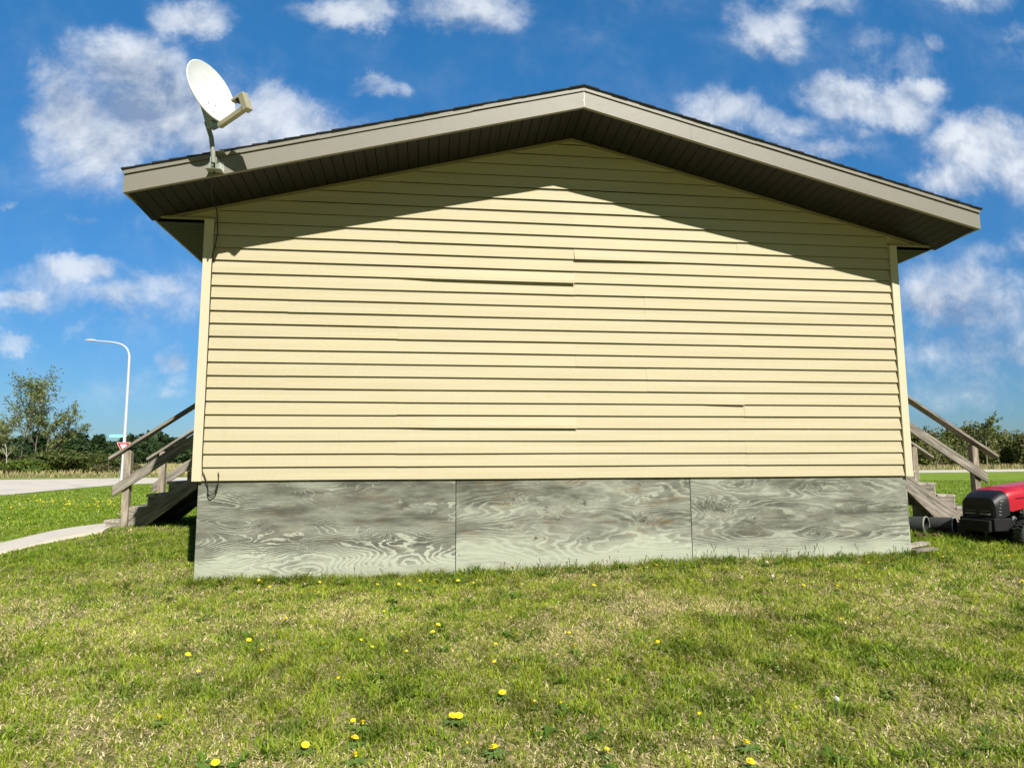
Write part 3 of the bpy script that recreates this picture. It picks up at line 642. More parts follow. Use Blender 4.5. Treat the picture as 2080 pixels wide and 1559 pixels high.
mb.box((-.02, .039, -1.3), (WX+.02, .08, -.004)); mb.box((-.02, .081, -1.3), (.01, LEN, -.004)); mb.box((WX-.01, .081, -1.3), (WX+.02, LEN, -.004)); mb.box((0, LEN-.05, -1.3), (WX, LEN, -.004))
hb(mb, 'skirting_frame', M['dark'])
pm = ply_mat('ply_side', 2.2, 12, .6, [], .4, 0.0)
mb = MB(); mb.box((-.037, .038, -1.25), (-.022, LEN, -.003)); hb(mb, 'skirting_panel', pm)
mb = MB(); mb.box((WX+.022, .038, -1.25), (WX+.037, LEN, -.003)); hb(mb, 'skirting_panel', pm)

# ------------------------------------------------------------------ satellite dish on the fascia
dish = empty('satellite_dish', (.19, -.62, 2.80), label='white satellite dish on a bent steel mast bolted to the left roof fascia', cat='satellite dish')
inv = Matrix.Translation((-.19, .62, -2.80))
def db(mb, name, m, parent=None, **k):
    o = mb.build(name, m, **k); o.parent = parent or dish
    if parent is None: o.matrix_parent_inverse = inv
    return o
dc = Vector((.198, -.860, 3.432)); dn = Vector((.870, -.455, .22)).normalized()
up = (Vector((0, 0, 1))-dn*dn.z).normalized()
lft = up.cross(dn).normalized()
mj = (up*math.cos(R(-12))+lft*math.sin(R(-12))).normalized(); lft = mj.cross(dn).normalized()
# reflector: shallow bowl, slightly taller than wide, thick rolled rim
def ringpt(r, h, j, K=56): a = 2*math.pi*j/K; return dc+dn*h+mj*(r*1.0*math.cos(a))+lft*(r*1.0*math.sin(a))
RD = .272; prof = [(0.001, -.052), (.06, -.050), (.12, -.043), (.18, -.031), (.23, -.016), (.262, -.004), (RD, .000), (RD+.006, -.004), (RD+.004, -.012), (.262, -.012), (.23, -.023), (.18, -.038), (.12, -.050), (.06, -.057), (.001, -.059)]
K = 56; mb = MB(); vs_ = [ringpt(r, h, j) for r, h in prof for j in range(K)]
mb.add(vs_, [(i*K+j, i*K+(j+1) % K, (i+1)*K+(j+1) % K, (i+1)*K+j) for i in range(len(prof)-1) for j in range(K)])
rfl = db(mb, 'reflector', M['white'], smooth=True)
for (u, l) in ((-.10, .045), (-.10, -.045), (-.19, .035), (-.19, -.035)):
    h = -.052+.052*((u*u+l*l)/RD**2)
    mb = MB(); mb.lathe([(.0001, .004), (.006, .004), (.007, 0)], dc+mj*u+lft*l+dn*(h+.001), dn, 10)
    mb.build('bolt', M['galv'], parent=rfl)
bot = dc-mj*.27-dn*.03
mb = MB()      # mast: from the foot up, leaning out and bending to the back of the reflector
foot = Vector((.185, -.690, 2.845))
mast_top = dc-mj*.19-dn*.115
pts = [foot, foot+Vector((-.012, -.004, .12)), foot+Vector((-.03, -.006, .24)), foot+Vector((-.055, -.010, .32)), foot.lerp(mast_top, .86)+Vector((-.02, 0, 0)), mast_top]
mb.tube(pts, .021, 14); db(mb, 'mast', M['dishback'], smooth=True)
mb = MB()      # clamp bracket behind the reflector
bc = dc-mj*.17-dn*.045
mb.obox(bc-lft*.045-mj*.075-dn*.085, lft*.006, mj*.17, dn*.085); mb.obox(bc+lft*.039-mj*.075-dn*.085, lft*.006, mj*.17, dn*.085)
mb.obox(bc-lft*.05-mj*.08-dn*.012, lft*.10, mj*.18, dn*.008)
mb.obox(bc-lft*.038-mj*.13-dn*.08, lft*.076, mj*.07, dn*.06)
cl = db(mb, 'clamp', M['galv'], bevel=.002)
# feed arm and receiver
fa0 = dc-mj*.300-dn*.03; lnb = Vector((.530, -1.030, 3.210))
ad = (lnb-fa0).normalized(); asd = lft.copy(); aup = asd.cross(ad).normalized()
if aup.z < 0: aup = -aup
L_ = (lnb-fa0).length
mb = MB(); mb.obox(fa0-asd*.026-aup*.026, ad*L_, asd*.052, aup*.040); db(mb, 'feed_arm', M['beige'], bevel=.003)
mb = MB()
mb.obox(lnb-ad*.02-asd*.032-aup*.035, ad*.066, asd*.076, aup*.150)
mb.obox(lnb-ad*.110-asd*.032+aup*.090, ad*.092, asd*.064, aup*.025)
hd = db(mb, 'receiver', M['beige'], bevel=.006)
mb = MB(); fd = (dc-(lnb+aup*.04)).normalized()
mb.lathe([(.001, .075), (.020, .075), (.026, .07), (.024, .04), (.016, .02), (.016, 0)], lnb+aup*.045, fd, 16); db(mb, 'feed_horn', M['black'], smooth=True)
# foot plates and strut
mb = MB()
mb.obox((.118, -.6165, 2.79), (.135, 0, -.005), (0, .004, 0), (0, 0, .11))
mb.obox((.118, -.71, 2.787), (.135, 0, -.002), (0, .095, 0), (0, 0, .006))
mb.obox((.160, -.715, 2.793), (.006, 0, 0), (0, .098, 0), (0.0, 0.0, .10)); mb.obox((.208, -.715, 2.793), (.006, 0, 0), (0, .098, 0), (0.0, 0.0, .10))
mb.obox((.19, -.700, 2.955), (.075, 0, .012), (0, .085, 0), (0, 0, .006)); mb.obox((.175, -.705, 2.935), (.02, 0, 0), (0, .09, 0), (0, 0, .022))
db(mb, 'wall_bracket', M['galv'], bevel=.0015)

# cable from the dish down the corner trim, loose loop at the foot of the wall
cable = MB()
def sm(pts, n=8):
    P = [Vector(p) for p in pts]; out = []
    for i in range(len(P)-1):
        p0, p1, p2, p3 = P[max(i-1, 0)], P[i], P[i+1], P[min(i+2, len(P)-1)]
        for k in range(n):
            t = k/n; out.append(.5*((2*p1)+(p2-p0)*t+(2*p0-5*p1+4*p2-p3)*t*t+(3*p1-p0-3*p2+p3)*t**3))
    out.append(P[-1]); return out
cable.tube(sm([(.19, -.655, 2.88), (.185, -.66, 2.78), (.165, -.645, 2.70), (.115, -.50, 2.665), (.065, -.28, 2.66), (.03, -.06, 2.655), (.035, -.028, 2.55), (.042, -.03, 2.42), (.025, -.03, 2.28), (.004, -.024, 2.15), (.004, -.0215, 1.5), (.004, -.0215, .8), (.004, -.0215, .16), (.025, -.024, .06), (.062, -.02, -.04), (.066, -.02, -.11), (.092, -.03, -.135), (.135, -.03, -.105), (.155, -.03, -.04), (.158, -.022, .05), (.150, -.018, .078)]), .0052, 6)
cable.tube(sm([(.062, -.022, -.03), (.075, -.03, -.09), (.105, -.034, -.105), (.135, -.03, -.085), (.150, -.024, -.03)]), .0035, 6)
o = cable.build('cable', M['wire'], smooth=True)
tag(o, 'thin black cable running from the dish down the left corner and looped over the skirting', 'cable')

# ------------------------------------------------------------------ stairs
def stair(name, label, s, xo, yn, width, nos, run, rise, ztop0, slope, hr, mr, st, post_x, platx, xh):
    """s=-1: descends to the left. nos: nosing x of every tread; values measured on the near side y=yn"""
    WS = M['wood_up'] if s < 0 else M['wood_dn']
    root = empty(name, (xo, yn, gz(xo, yn)), label=label, cat='outdoor stairs')
    inv_ = Matrix.Translation((-xo, -yn, -gz(xo, yn)))
    def pb(mb, nm, m, lab=None, **k):
        o = mb.build(nm, m, bevel=.004, **k); o.parent = root; o.matrix_parent_inverse = inv_
        if lab: o['label'] = lab
        return o
    def board(x0, z0, x1, z1, h, ya, yb):     # inclined board, plumb cut ends, top edge from (x0,z0) to (x1,z1)
        p = [(x0, z0-h), (x1, z1-h), (x1, z1), (x0, z0)]
        if x1 < x0: p = p[::-1]
        mb = MB(); n = 6; mb.prism_xz(p, ya, yb); return mb
    for side, y in (('near', yn), ('far', yn+width)):
        q = -1 if side == 'near' else 1
        # cap rail lies flat on the post, middle rail is nailed to its outside
        (ax, az), (bx, bz) = hr; y0, y1 = (y-.045, y+.10) if side == 'near' else (y-.10, y+.045)
        pb(board(ax, az, bx, bz, .042, y0, y1), 'handrail', WS)
        (ax, az), (bx, bz) = mr; y0, y1 = (y-.040, y-.001) if side == 'near' else (y+.001, y+.040)
        pb(board(ax, az, bx, bz, .150, y0, y1), 'middle_rail', WS)
        y0, y1 = (y, y+.089) if side == 'near' else (y-.089, y)
        for px_, ptop in ((post_x, hr[0][1]-.05+abs(post_x+.0445*1-hr[0][0])*slope), (platx, hr[1][1]-.05)):
            mb = MB(); g = gz(px_, y)-.1
            mb.prism_xz([(px_, g), (px_+.089, g), (px_+.089, ptop-(.03 if s < 0 else 0)), (px_+.06, ptop), (px_+.02, ptop), (px_, ptop-(0 if s < 0 else .03))], y0, y1)
            pb(mb, 'post', M['wood_z'])
        # stringer
        (ax, az), (bx, bz) = st; y0, y1 = (y+.0895, y+.128) if side == 'near' else (y-.128, y-.0895)
        if side == 'near': y0, y1 = y+.002, y+.040
        mb = MB(); lo = gz(ax, y)-.02; p = [(ax, lo), (ax-s*.16*0+(.0), az-.0), (bx, bz), (bx, bz-.20), (ax-s*.19, lo)]
        if s < 0: p = p[::-1]
        if s > 0: p = [(ax, lo), (ax, az), (bx, bz), (bx, bz-.20), (ax-.19, lo)]
        mb.prism_xz(p, y0, y1); pb(mb, 'stringer', WS)
    n = len(nos)
    for i, xn in enumerate(nos):
        zt = ztop0+i*rise; xin = xn-s*(run+.02)
        mb = MB()
        for q in range(2):       # two boards to a tread
            w_ = (run+.01)/2; xa = xn-s*(q*w_+.002*q); xb = xn-s*((q+1)*w_-.004)
            mb.box((min(xa, xb), yn+.042, zt-.038), (max(xa, xb), yn+width-.042, zt-random.uniform(0, .003)))
        pb(mb, 'tread', M['wood_y'])
        mb = MB(); xr = xn-s*.022; g = min(gz(xr, yn), zt-rise)-.02 if i == 0 else zt-rise+.001
        mb.box((min(xr, xr-s*.02), yn+.044, g if i == 0 else g-.03), (max(xr, xr-s*.02), yn+width-.044, zt-.039)); pb(mb, 'riser', M['wood_y'])
        # side block under each tread, set just behind the stringer
        mb = MB(); p = [(xr-s*.021, zt-rise-.12), (xr-s*.021, zt-.039), (xin-s*.02, zt-.039), (xin-s*.02, zt-rise+.05)]
        p = p if s < 0 else p[::-1]
        mb.prism_xz(p[::-1], yn+.046, yn+.080); pb(mb, 'side_block', M['wood_x'])
    # platform
    zt = ztop0+n*rise; xn = nos[-1]-s*(run+.0); xh_ = xh
    mb = MB(); k_ = 0; y = yn+.01
    while y < yn+width-.05:
        mb.box((min(xn, xh_), y, zt-.038), (max(xn, xh_), y+.135, zt)); y += .142
    pb(mb, 'platform_deck', M['wood_y'])
    mb = MB(); mb.box((min(xn-s*.01, xh_), yn+.012, zt-.21), (max(xn-s*.01, xh_), yn+.050, zt-.040)); mb.box((min(xn-s*.05, xn-s*.012), yn+.052, zt-.21), (max(xn-s*.05, xn-s*.012), yn+width-.05, zt-.041))
    mb.box((min(xn-s*.01, xh_), yn+width-.048, zt-.21), (max(xn-s*.01, xh_), yn+width-.010, zt-.040)); pb(mb, 'platform_frame', M['wood_x'])
    # platform guard rails
    xa, xb = platx, xh_
    for y in (yn, yn+width):
        for zz_, hh in ((hr[1][1], .042), (mr[1][1], .14)):
            mb = MB(); mb.box((min(xa, xb), y-.04 if y == yn else y-.09, zz_-hh), (max(xa, xb), y-.002 if y == yn and hh > .1 else y+.09 if y == yn else y+.04, zz_)); pb(mb, 'guard_rail', M['wood_x'])
    return root
stair('wooden_stairs', 'weathered grey wooden stairs left of the house, ending on the concrete path', -1, -1.6, 3.0, 1.30,
      [-2.19, -1.93, -1.67, -1.41], .26, .170, -.578, .689, ((-2.145, .260), (-1.0, 1.048)), ((-2.070, -.122), (-1.0, .622)), ((-1.86, -.545), (-1.0, .035)), -1.965, -.99, -.09)
stair('wooden_stairs', 'weathered grey wooden stairs right of the house, behind the red lawn tractor', 1, 9.3, 2.0, 1.30,
      [9.85, 9.57, 9.28, 8.995], .285, .170, -.482, .63, ((10.212, .245), (8.84, 1.109)), ((10.02, -.008), (8.84, .737)), ((9.62, -.60), (8.70, .03)), 9.850, 8.70, 7.35)

# ------------------------------------------------------------------ lawn tractor
TX, TY, TA = 9.78, 1.02, R(7)
tr = empty('lawn_tractor', (TX, TY, gz(TX, TY)), TA, sc=1.0, label='red lawn tractor with black grille parked in the grass by the right stairs', cat='lawn tractor')
def tb(mb, nm, m, parent=None, **k):
    o = mb.build(nm, m, **k); o.parent = parent or tr; return o
def hood_sec(x, w, zb, zt, crown, nn=14):
    """half-round-cornered section across y at x, from lower left round the top to lower right"""
    pts = []
    for i in range(nn+1):
        a = math.pi*i/nn; cx_ = math.copysign(abs(math.cos(a))**.35, math.cos(a)); sz_ = abs(math.sin(a))**.42
        pts.append((x, -w/2*cx_, zb+(zt-zb)*sz_+crown*math.sin(a)**2))
    return pts
def loft(secs):
    mb = MB(); n = len(secs[0]); mb.add([p for s_ in secs for p in s_], [(i*n+j, (i+1)*n+j, (i+1)*n+j+1, i*n+j+1) for i in range(len(secs)-1) for j in range(n-1)])
    mb.add(secs[0], [tuple(range(n))]); mb.add(secs[-1], [tuple(range(n))[::-1]]); return mb
hood = loft([hood_sec(-.70, .50, .43, .655, .020), hood_sec(-.66, .515, .425, .675, .022), hood_sec(-.45, .52, .47, .695, .025), hood_sec(-.2, .51, .50, .71, .03), hood_sec(.15, .50, .52, .725, .03)])
hd_ = tb(hood, 'hood', M['red'], smooth=True)
mb = MB()      # raised centre and side creases pressed into the hood
mb.add([(-.62, -.13, .702), (-.62, .13, .702), (.1, .17, .764), (.1, -.17, .764), (-.60, -.11, .712), (-.60, .11, .712), (.08, .15, .776), (.08, -.15, .776)], [(4, 5, 6, 7), (0, 1, 5, 4), (1, 2, 6, 5), (3, 0, 4, 7)])
tb(mb, 'hood_ridge', M['red'], parent=hd_)
for s in (-1, 1):
    mb = MB(); mb.obox((-.60, s*.2585-.002, .575), (.70, 0, .045), (0, .004, 0), (0, 0, .010)); tb(mb, 'hood_seam', M['black'], parent=hd_)
    mb = MB(); mb.obox((-.30, s*.258-.003, .50), (.28, 0, .012), (0, .006, 0), (0, 0, .055)); tb(mb, 'hood_vent', M['blackm'], parent=hd_)
gr = tb(loft([hood_sec(-.90, .40, .36, .50, .004), hood_sec(-.885, .46, .33, .575, .010), hood_sec(-.80, .50, .35, .635, .014), hood_sec(-.701, .512, .39, .655, .020)]), 'grille', M['black'], smooth=True)
mb = MB()
for i in range(5):
    z = .385+i*.040
    for s in (-1, 1):
        mb = MB(); mb.obox((-.915+.012*i, s*.03 if s > 0 else -.17, z), (0.010, 0, .002), (0, .14, 0), (.008, 0, .012)); tb(mb, 'slat', M['dishback'], parent=gr)
        mb = MB(); mb.obox((-.86+.008*i, s*.238-(.006 if s < 0 else 0), z), (.12, 0, 0), (0, .006, 0), (0, 0, .008)); tb(mb, 'slat', M['dishback'], parent=gr)
for s in (-1, 1):
    mb = MB(); mb.obox((-.868, s*.13-.05, .548), (.01, 0, .035), (0, .10, 0), (.03, 0, .02)); tb(mb, 'headlight', M['chrome'], bevel=.004)
mb = MB(); mb.box((-.93, -.24, .19), (-.66, .24, .345)); mb.obox((-.98, -.20, .18), (.05, 0, .0), (0, .40, 0), (0.02, 0, .14)); tb(mb, 'bumper', M['blackm'], bevel=.015)
mb = MB(); mb.box((-.75, -.13, .20), (.55, .13, .42)); mb.tube([(-.60, -.34, .16), (-.60, .34, .16)], .020); mb.box((-.62, -.28, .14), (-.56, .28, .20)); tb(mb, 'chassis', M['blackm'])
mb = MB()      # engine shows under the hood side
mb.box((-.48, -.20, .40), (-.02, .20, .54)); mb.lathe([(.001, 0), (.10, 0), (.10, .10), (.06, .13), (.001, .13)], (-.22, -.10, .30), (0, 0, 1), 18)
for s in (-1, 1):
    for i in range(6): mb.box((-.46+i*.035, s*.2-.03, .34), (-.445+i*.035, s*.2+.03, .47))
    mb.lathe([(.001, 0), (.035, 0), (.035, .02), (.001, .02)], (-.12, s*.20, .44), (0, s, 0), 12)
    mb.tube([(-.2, s*.21, .46), (-.05, s*.235, .40), (.05, s*.22, .33)], .012, 8)
r7 = random.Random(4)
for i in range(46):
    s = -1 if i % 2 else 1; x, z = r7.uniform(-.66, -.05), r7.uniform(.27, .46); q = r7.uniform(.012, .045)
    mb.obox((x, s*r7.uniform(.17, .25), z), (q, 0, r7.uniform(-.02, .02)), (0, .02, 0), (r7.uniform(-.01, .01), 0, q*r7.uniform(.4, 1.3)))
tb(mb, 'engine', M['chrome'], bevel=.003)
mb = MB(); mb.lathe([(.001, 0), (.045, .0), (.045, .16), (.001, .16)], (-.50, -.235, .31), (1, 0, 0), 14); tb(mb, 'muffler', M['blackm'], smooth=True)
def wheel(x, y, r, w, s):
    mb = MB(); pr = [(r*.55, -w/2), (r*.86, -w/2), (r*.97, -w*.38), (r, -w*.2), (r, w*.2), (r*.97, w*.38), (r*.86, w/2), (r*.55, w/2)]
    mb.lathe(pr, (x, y, r-.01), (0, 1, 0), 32)
    for i in range(24):
        a = 2*math.pi*i/24
        for h in (-1, 1):
            c_ = Vector((x+math.cos(a)*r*.985, y, r-.01+math.sin(a)*r*.985)); t_ = Vector((-math.sin(a), 0, math.cos(a))); n_ = Vector((math.cos(a), 0, math.sin(a)))
            mb.obox(c_-t_*.008, t_*.016, Vector((0, h*w*.42, 0))+t_*.02, n_*.010)
    ty = tb(mb, 'wheel', M['rubber'])
    mb = MB(); mb.lathe([(.001, s*w*.28), (r*.16, s*w*.30), (r*.18, s*w*.10), (r*.48, s*w*.12), (r*.56, s*w*.44), (r*.57, -s*w*.44)], (x, y, r-.01), (0, 1, 0), 24); tb(mb, 'rim', M['pail'], parent=ty, smooth=True)
for s in (-1, 1): wheel(-.60, s*.38, .17, .13, s); wheel(.62, s*.40, .25, .22, s)
mb = MB(); mb.lathe([(.001, .22), (.20, .22), (.46, .21), (.52, .17), (.53, .08), (.52, .08)], (0, 0, 0), (0, 0, 1), 32); tb(mb, 'mower_deck', M['blackm'], smooth=True)
for s in (-1, 1):
    mb = MB(); mb.box((-.02, s*.26-.10, .30), (.36, s*.26+.10, .325)); tb(mb, 'footrest', M['blackm'], bevel=.004)
fe = MB()
for s in (-1, 1):
    secs = []
    for i in range(9):
        a = R(200-i*27.5) if False else math.pi*(1-i/8); secs.append([(.62+.31*math.cos(a), s*.26, .24+.31*math.sin(a)), (.62+.31*math.cos(a), s*.53, .24+.30*math.sin(a))])
    fe.add([p for q in secs for p in q], [(2*i, 2*i+1, 2*i+3, 2*i+2) for i in range(8)])
fe.box((.36, -.27, .44), (.90, .27, .54)); tb(fe, 'fender', M['red'], bevel=.004)
mb = MB(); mb.box((.48, -.20, .56), (.82, .20, .64)); mb.obox((.80, -.20, .60), (.06, 0, 0), (0, .40, 0), (.10, 0, .30)); tb(mb, 'seat', M['black'], bevel=.03)
mb = MB(); mb.tube([(.17, 0, .70), (.33, 0, .86)], .018); mb.box((.12, -.22, .50), (.20, .22, .76)); tb(mb, 'dashboard', M['black'], bevel=.01)
mb = MB(); cw = Vector((.34, 0, .87)); aw = Vector((.70, 0, .71)); bw = Vector((0, 1, 0)); c2 = aw.cross(bw)
mb.tube([cw+(bw*math.cos(t*math.pi/12)+c2*math.sin(t*math.pi/12))*.17 for t in range(25)], .013, 8)
for t in range(3): mb.tube([cw, cw+(bw*math.cos(t*2.094)+c2*math.sin(t*2.094))*.17], .012, 6)
tb(mb, 'steering_wheel', M['black'], smooth=True)

# ------------------------------------------------------------------ clutter under the right stairs
def pail(x, y, rz_, rad, ln, label):
    g = gz(x, y); r = empty('pail', (x, y, g), rz_, label=label, cat='pail', group='pails lying under the right stairs')
    mb = MB(); mb.lathe([(.001, 0), (rad*.88, 0), (rad*.90, .01), (rad, ln), (rad*.96, ln), (rad*.86, .012), (.001, .012)], (-ln/2, 0, rad*.97), (1, 0, 0), 26)
    mb.build('body', M['pail'], parent=r, smooth=True)
    mb = MB(); mb.lathe([(rad*.97, ln-.010), (rad*1.03, ln-.010), (rad*1.035, ln+.004), (rad*.96, ln+.004), (rad*.97, ln-.010)], (-ln/2, 0, rad*.97), (1, 0, 0), 26)
    mb.build('rim', M['rim'], parent=r, smooth=True)
pail(8.62, 1.70, -.95, .125, .30, "dark grey pail lying on its side against the skirting under the right stairs")
pail(9.12, 1.80, -.95, .12, .30, "dark grey pail with pale rim lying under the lower steps of the right stairs")
mb = MB(); rr = random.Random(9)
for i in range(150):
    x = rr.uniform(7.5, 9.4); y = rr.uniform(1.2, 2.5); z = gz(x, y); s_ = rr.uniform(.02, .065)
    if i % 3: s_ *= .6
    a = rr.uniform(0, 3.1); mb.obox((x, y, z-.01+rr.uniform(0, .05)), (s_*math.cos(a)*1.6, s_*math.sin(a)*1.6, rr.uniform(-.01, .02)), (-s_*math.sin(a), s_*math.cos(a), 0), (0, 0, s_*.7))
o = mb.build('rubble', M['brick']); tag(o, 'scattered reddish brown rubble and litter under the right stairs', 'rubble', kind='stuff')
mb = MB(); mb.obox((7.30, -.02, gz(7.4, 0)+.03), (.34, .10, .01), (-.02, .09, 0), (0, 0, .03)); o = mb.build("plank_offcut", M["wood_x"]); tag(o, "short plank offcut sticking out from the right corner of the skirting", "plank")
mb = MB(); mb.obox((7.29, .10, gz(7.4, 0)+.06), (.40, .16, .02), (-.03, .09, 0), (0, 0, .03)); o = mb.build("plank_offcut", M["wood_y"]); tag(o, "upper plank offcut lying behind the one at the right corner of the skirting", "plank")

# ------------------------------------------------------------------ street lamp, signs
lx, ly = -19.62, 45.0; LZ = -1.0
lamp = empty('street_lamp', (lx, ly, LZ), label='tall white curved-arm street lamp beyond the road at left', cat='street lamp')
mb = MB(); pp = [(0, 0, 0), (0, 0, 3), (0, 0, 6), (-.02, 0, 8.7), (-.05, 0, 9.2), (-.22, 0, 9.64), (-.60, 0, 9.96), (-1.2, 0, 10.12), (-2.0, 0, 10.19), (-2.45, 0, 10.22)]
sp_ = sm(pp, 5); mb.tube(sp_, [.115-.075*min(1, i/(len(sp_)-1)*1.15) for i in range(len(sp_))], 12); mb.build('pole', M['pole'], parent=lamp, smooth=True)
mb = MB(); mb.lathe([(.001, 0), (.16, 0), (.16, .03), (.12, .05), (.12, 1.1), (.001, 1.1)], (0, 0, -.02), (0, 0, 1), 16); mb.build('base', M['pole'], parent=lamp, smooth=True)
hl = MB(); secs = []
for x_, w_, h_ in ((-2.35, .05, .05), (-2.5, .13, .08), (-2.75, .17, .10), (-3.0, .14, .08), (-3.15, .04, .03)):
    secs.append([(x_, w_*math.cos(t*math.pi/5), 10.23+h_*(math.sin(t*math.pi/5) if math.sin(t*math.pi/5) > 0 else .5*math.sin(t*math.pi/5))) for t in range(10)])
hl.add([p for q in secs for p in q], [(i*10+j, i*10+(j+1) % 10, (i+1)*10+(j+1) % 10, (i+1)*10+j) for i in range(4) for j in range(10)])
hl.build('lamp_head', M['pole'], parent=lamp, smooth=True)
ys = empty('yield_sign', (lx+.05, ly-.22, LZ), label='red and white triangular yield sign on a pole across the left lawn', cat='road sign')
def tri(r, y0, y1, cz, rr_=.0):
    mb = MB(); P = []
    for a in (90+120, 90+240, 90+360):      # corners: point down
        a_ = R(a+60-120)
    pts = [(-r*.866, r*.5), (0, -r), (r*.866, r*.5)]
    P = []
    for i in range(3):
        p, a, b_ = Vector(pts[i]), Vector(pts[i-1]), Vector(pts[(i+1) % 3]); k = .10
        P += [p.lerp(a, k), p.lerp(a, k*.35).lerp(p.lerp(b_, k*.35), .5), p.lerp(b_, k)]
    mb.prism_xz([(p.x, p.y+cz) for p in P], y0, y1); return mb
cz = 2.53
tri(.56, -.012, -.006, cz).build('border', M['signwhite'], parent=ys); tri(.51, -.018, -.0125, cz).build('face', M['signred'], parent=ys)
tri(.27, -.024, -.0185, cz).build('inner_triangle', M['signwhite'], parent=ys)
mb = MB(); mb.box((-.05, -.005, .0), (.05, .02, 2.8)); mb.build('post', M['pole'], parent=ys)
ss = empty('street_name_sign', (lx-.52, ly-.1, LZ+.22), label='pale aqua green street name plate left of the lamp pole above the yield sign', cat='street sign')
mb = MB(); mb.prism_xz([(-.48, 2.99), (-.45, 2.96), (.40, 2.96), (.43, 2.99), (.43, 3.13), (.40, 3.16), (-.45, 3.16), (-.48, 3.13)], -.01, .01); mb.build('plate', M['signaqua'], parent=ss)
mb = MB(); mb.tube([(.42, .012, 3.06), (.70, .08, 3.06)], .018, 8); mb.build('bracket', M['pole'], parent=ss)

# ------------------------------------------------------------------ trees and shrubs
def leaves_mesh(name, pts, size, cols, seed, parent, flat=0.0, asp=1.6):
    rng = np.random.RandomState(seed); n = len(pts)
    d1 = rng.normal(size=(n, 3)); d1 /= np.linalg.norm(d1, axis=1)[:, None]
    d2 = np.cross(d1, rng.normal(size=(n, 3))); d2 /= np.linalg.norm(d2, axis=1)[:, None]
    s = size*(.6+.8*rng.rand(n))[:, None]
    a = d1*s*asp*.5; b_ = d2*s*.5
    v = np.stack([pts-a, pts+b_, pts+a, pts-b_], 1).reshape(-1, 3)
    q = np.arange(n*4).reshape(n, 4)
    ci = rng.randint(0, len(cols), n); c_ = np.array(cols)[ci]*(.75+.5*rng.rand(n))[:, None]
    return np_mesh(name, v, quads=q, m=M['leaf'], col=np.repeat(c_, 4, 0), parent=parent)
def tree(name, loc, h, spread, stems, seed, label, cols, leaf, nleaf, bark, group=None, lean=(0, 0), low=.25, cat='tree', up_=.55, depth=4):
    rg = random.Random(seed); z0 = gz(loc[0], loc[1]); root = empty(name, (loc[0], loc[1], z0), label=label, cat=cat, group=group)
    mb = MB(); tips = []
    def grow(p, d, L, r, lev):
        n = 4; pts = [p]; rad = [r]
        for i in range(n):
            d = (d+Vector((rg.gauss(0, .10), rg.gauss(0, .10), rg.gauss(0, .05)+.03))).normalized()
            p = p+d*L/n; pts.append(p); rad.append(r*(1-.5*(i+1)/n))
            if lev >= 2: tips.append((p.copy(), lev))
            if lev < depth and (lev > 0 or (i+1)/n > low):
                for _ in range(rg.choice((1, 2)) if lev else 2):
                    q = (d*up_+Vector((rg.gauss(0, 1), rg.gauss(0, 1), rg.gauss(.25, .6))).normalized()*(1-up_)*1.2).normalized()
                    grow(p, q, L*rg.uniform(.38, .60)*(spread if lev == 0 else 1), rad[-1]*.6, lev+1)
        mb.tube(pts, rad, 5 if lev else 7, cap=False)
    for s in range(stems):
        a = 6.28*s/stems+rg.random(); o_ = Vector((math.cos(a), math.sin(a), 0))*(.25*(stems > 1)*h*.08)
        grow(o_, Vector((math.cos(a)*.16*(stems > 1)+lean[0], math.sin(a)*.16*(stems > 1)+lean[1], 1)).normalized(), h*rg.uniform(.72, .92), h*.012, 0)
    mb.build('trunk', bark, parent=root)
    rng = np.random.RandomState(seed); T = np.array([t[0] for t in tips]); 
    idx = rng.randint(0, len(T), nleaf); cl = vnoise(T[:, 0]*1.0+T[:, 2], T[:, 1]+T[:, 2]*1.3, .9, seed)
    keep = rng.rand(nleaf) < (.15+1.2*cl[idx]); idx = idx[keep]
    P_ = T[idx]+rng.normal(size=(len(idx), 3))*h*.020
    leaves_mesh('crown', P_, leaf, cols, seed+1, root)
    return root
G1 = [(.20, .24, .08), (.15, .20, .055), (.26, .27, .12), (.11, .15, .045)]
G2 = [(.085, .13, .03), (.06, .10, .022), (.13, .17, .045), (.10, .10, .03)]
G3 = [(.025, .055, .018), (.035, .07, .022), (.05, .085, .03)]
T_ = [((-47.6, 84), 9.3, .85, 1, 21, 'tallest thin-leaved tree in the left clump, branches reaching above its neighbours', 5200, (-.05, 0)),
      ((-45.0, 82.5), 7.6, .85, 2, 22, 'twin-stemmed sparse tree at the middle of the left clump, above the thicket', 5200, (.0, 0)),
      ((-43.9, 81.5), 5.6, .8, 1, 23, 'lower round-topped sparse tree at the right end of the left clump', 4200, (.05, 0)),
      ((-51.4, 83), 5.4, 1.0, 1, 24, 'short leafy tree cut by the left edge of the photo', 3600, (-.05, 0)),
      ((-46.6, 79), 4.8, .9, 1, 25, 'slender young tree with a pale trunk in front of the left thicket', 2400, (-.10, 0))]
for i, (loc, h, sp, st_, sd, lb, nl, ln) in enumerate(T_):
    tree('broadleaf_tree', loc, h, sp, st_, sd, lb, G1, .145, int(nl*.85), M['palebark'] if i > 2 else M['bark'], 'thin trees in the left clump', ln, low=.34, up_=.62)
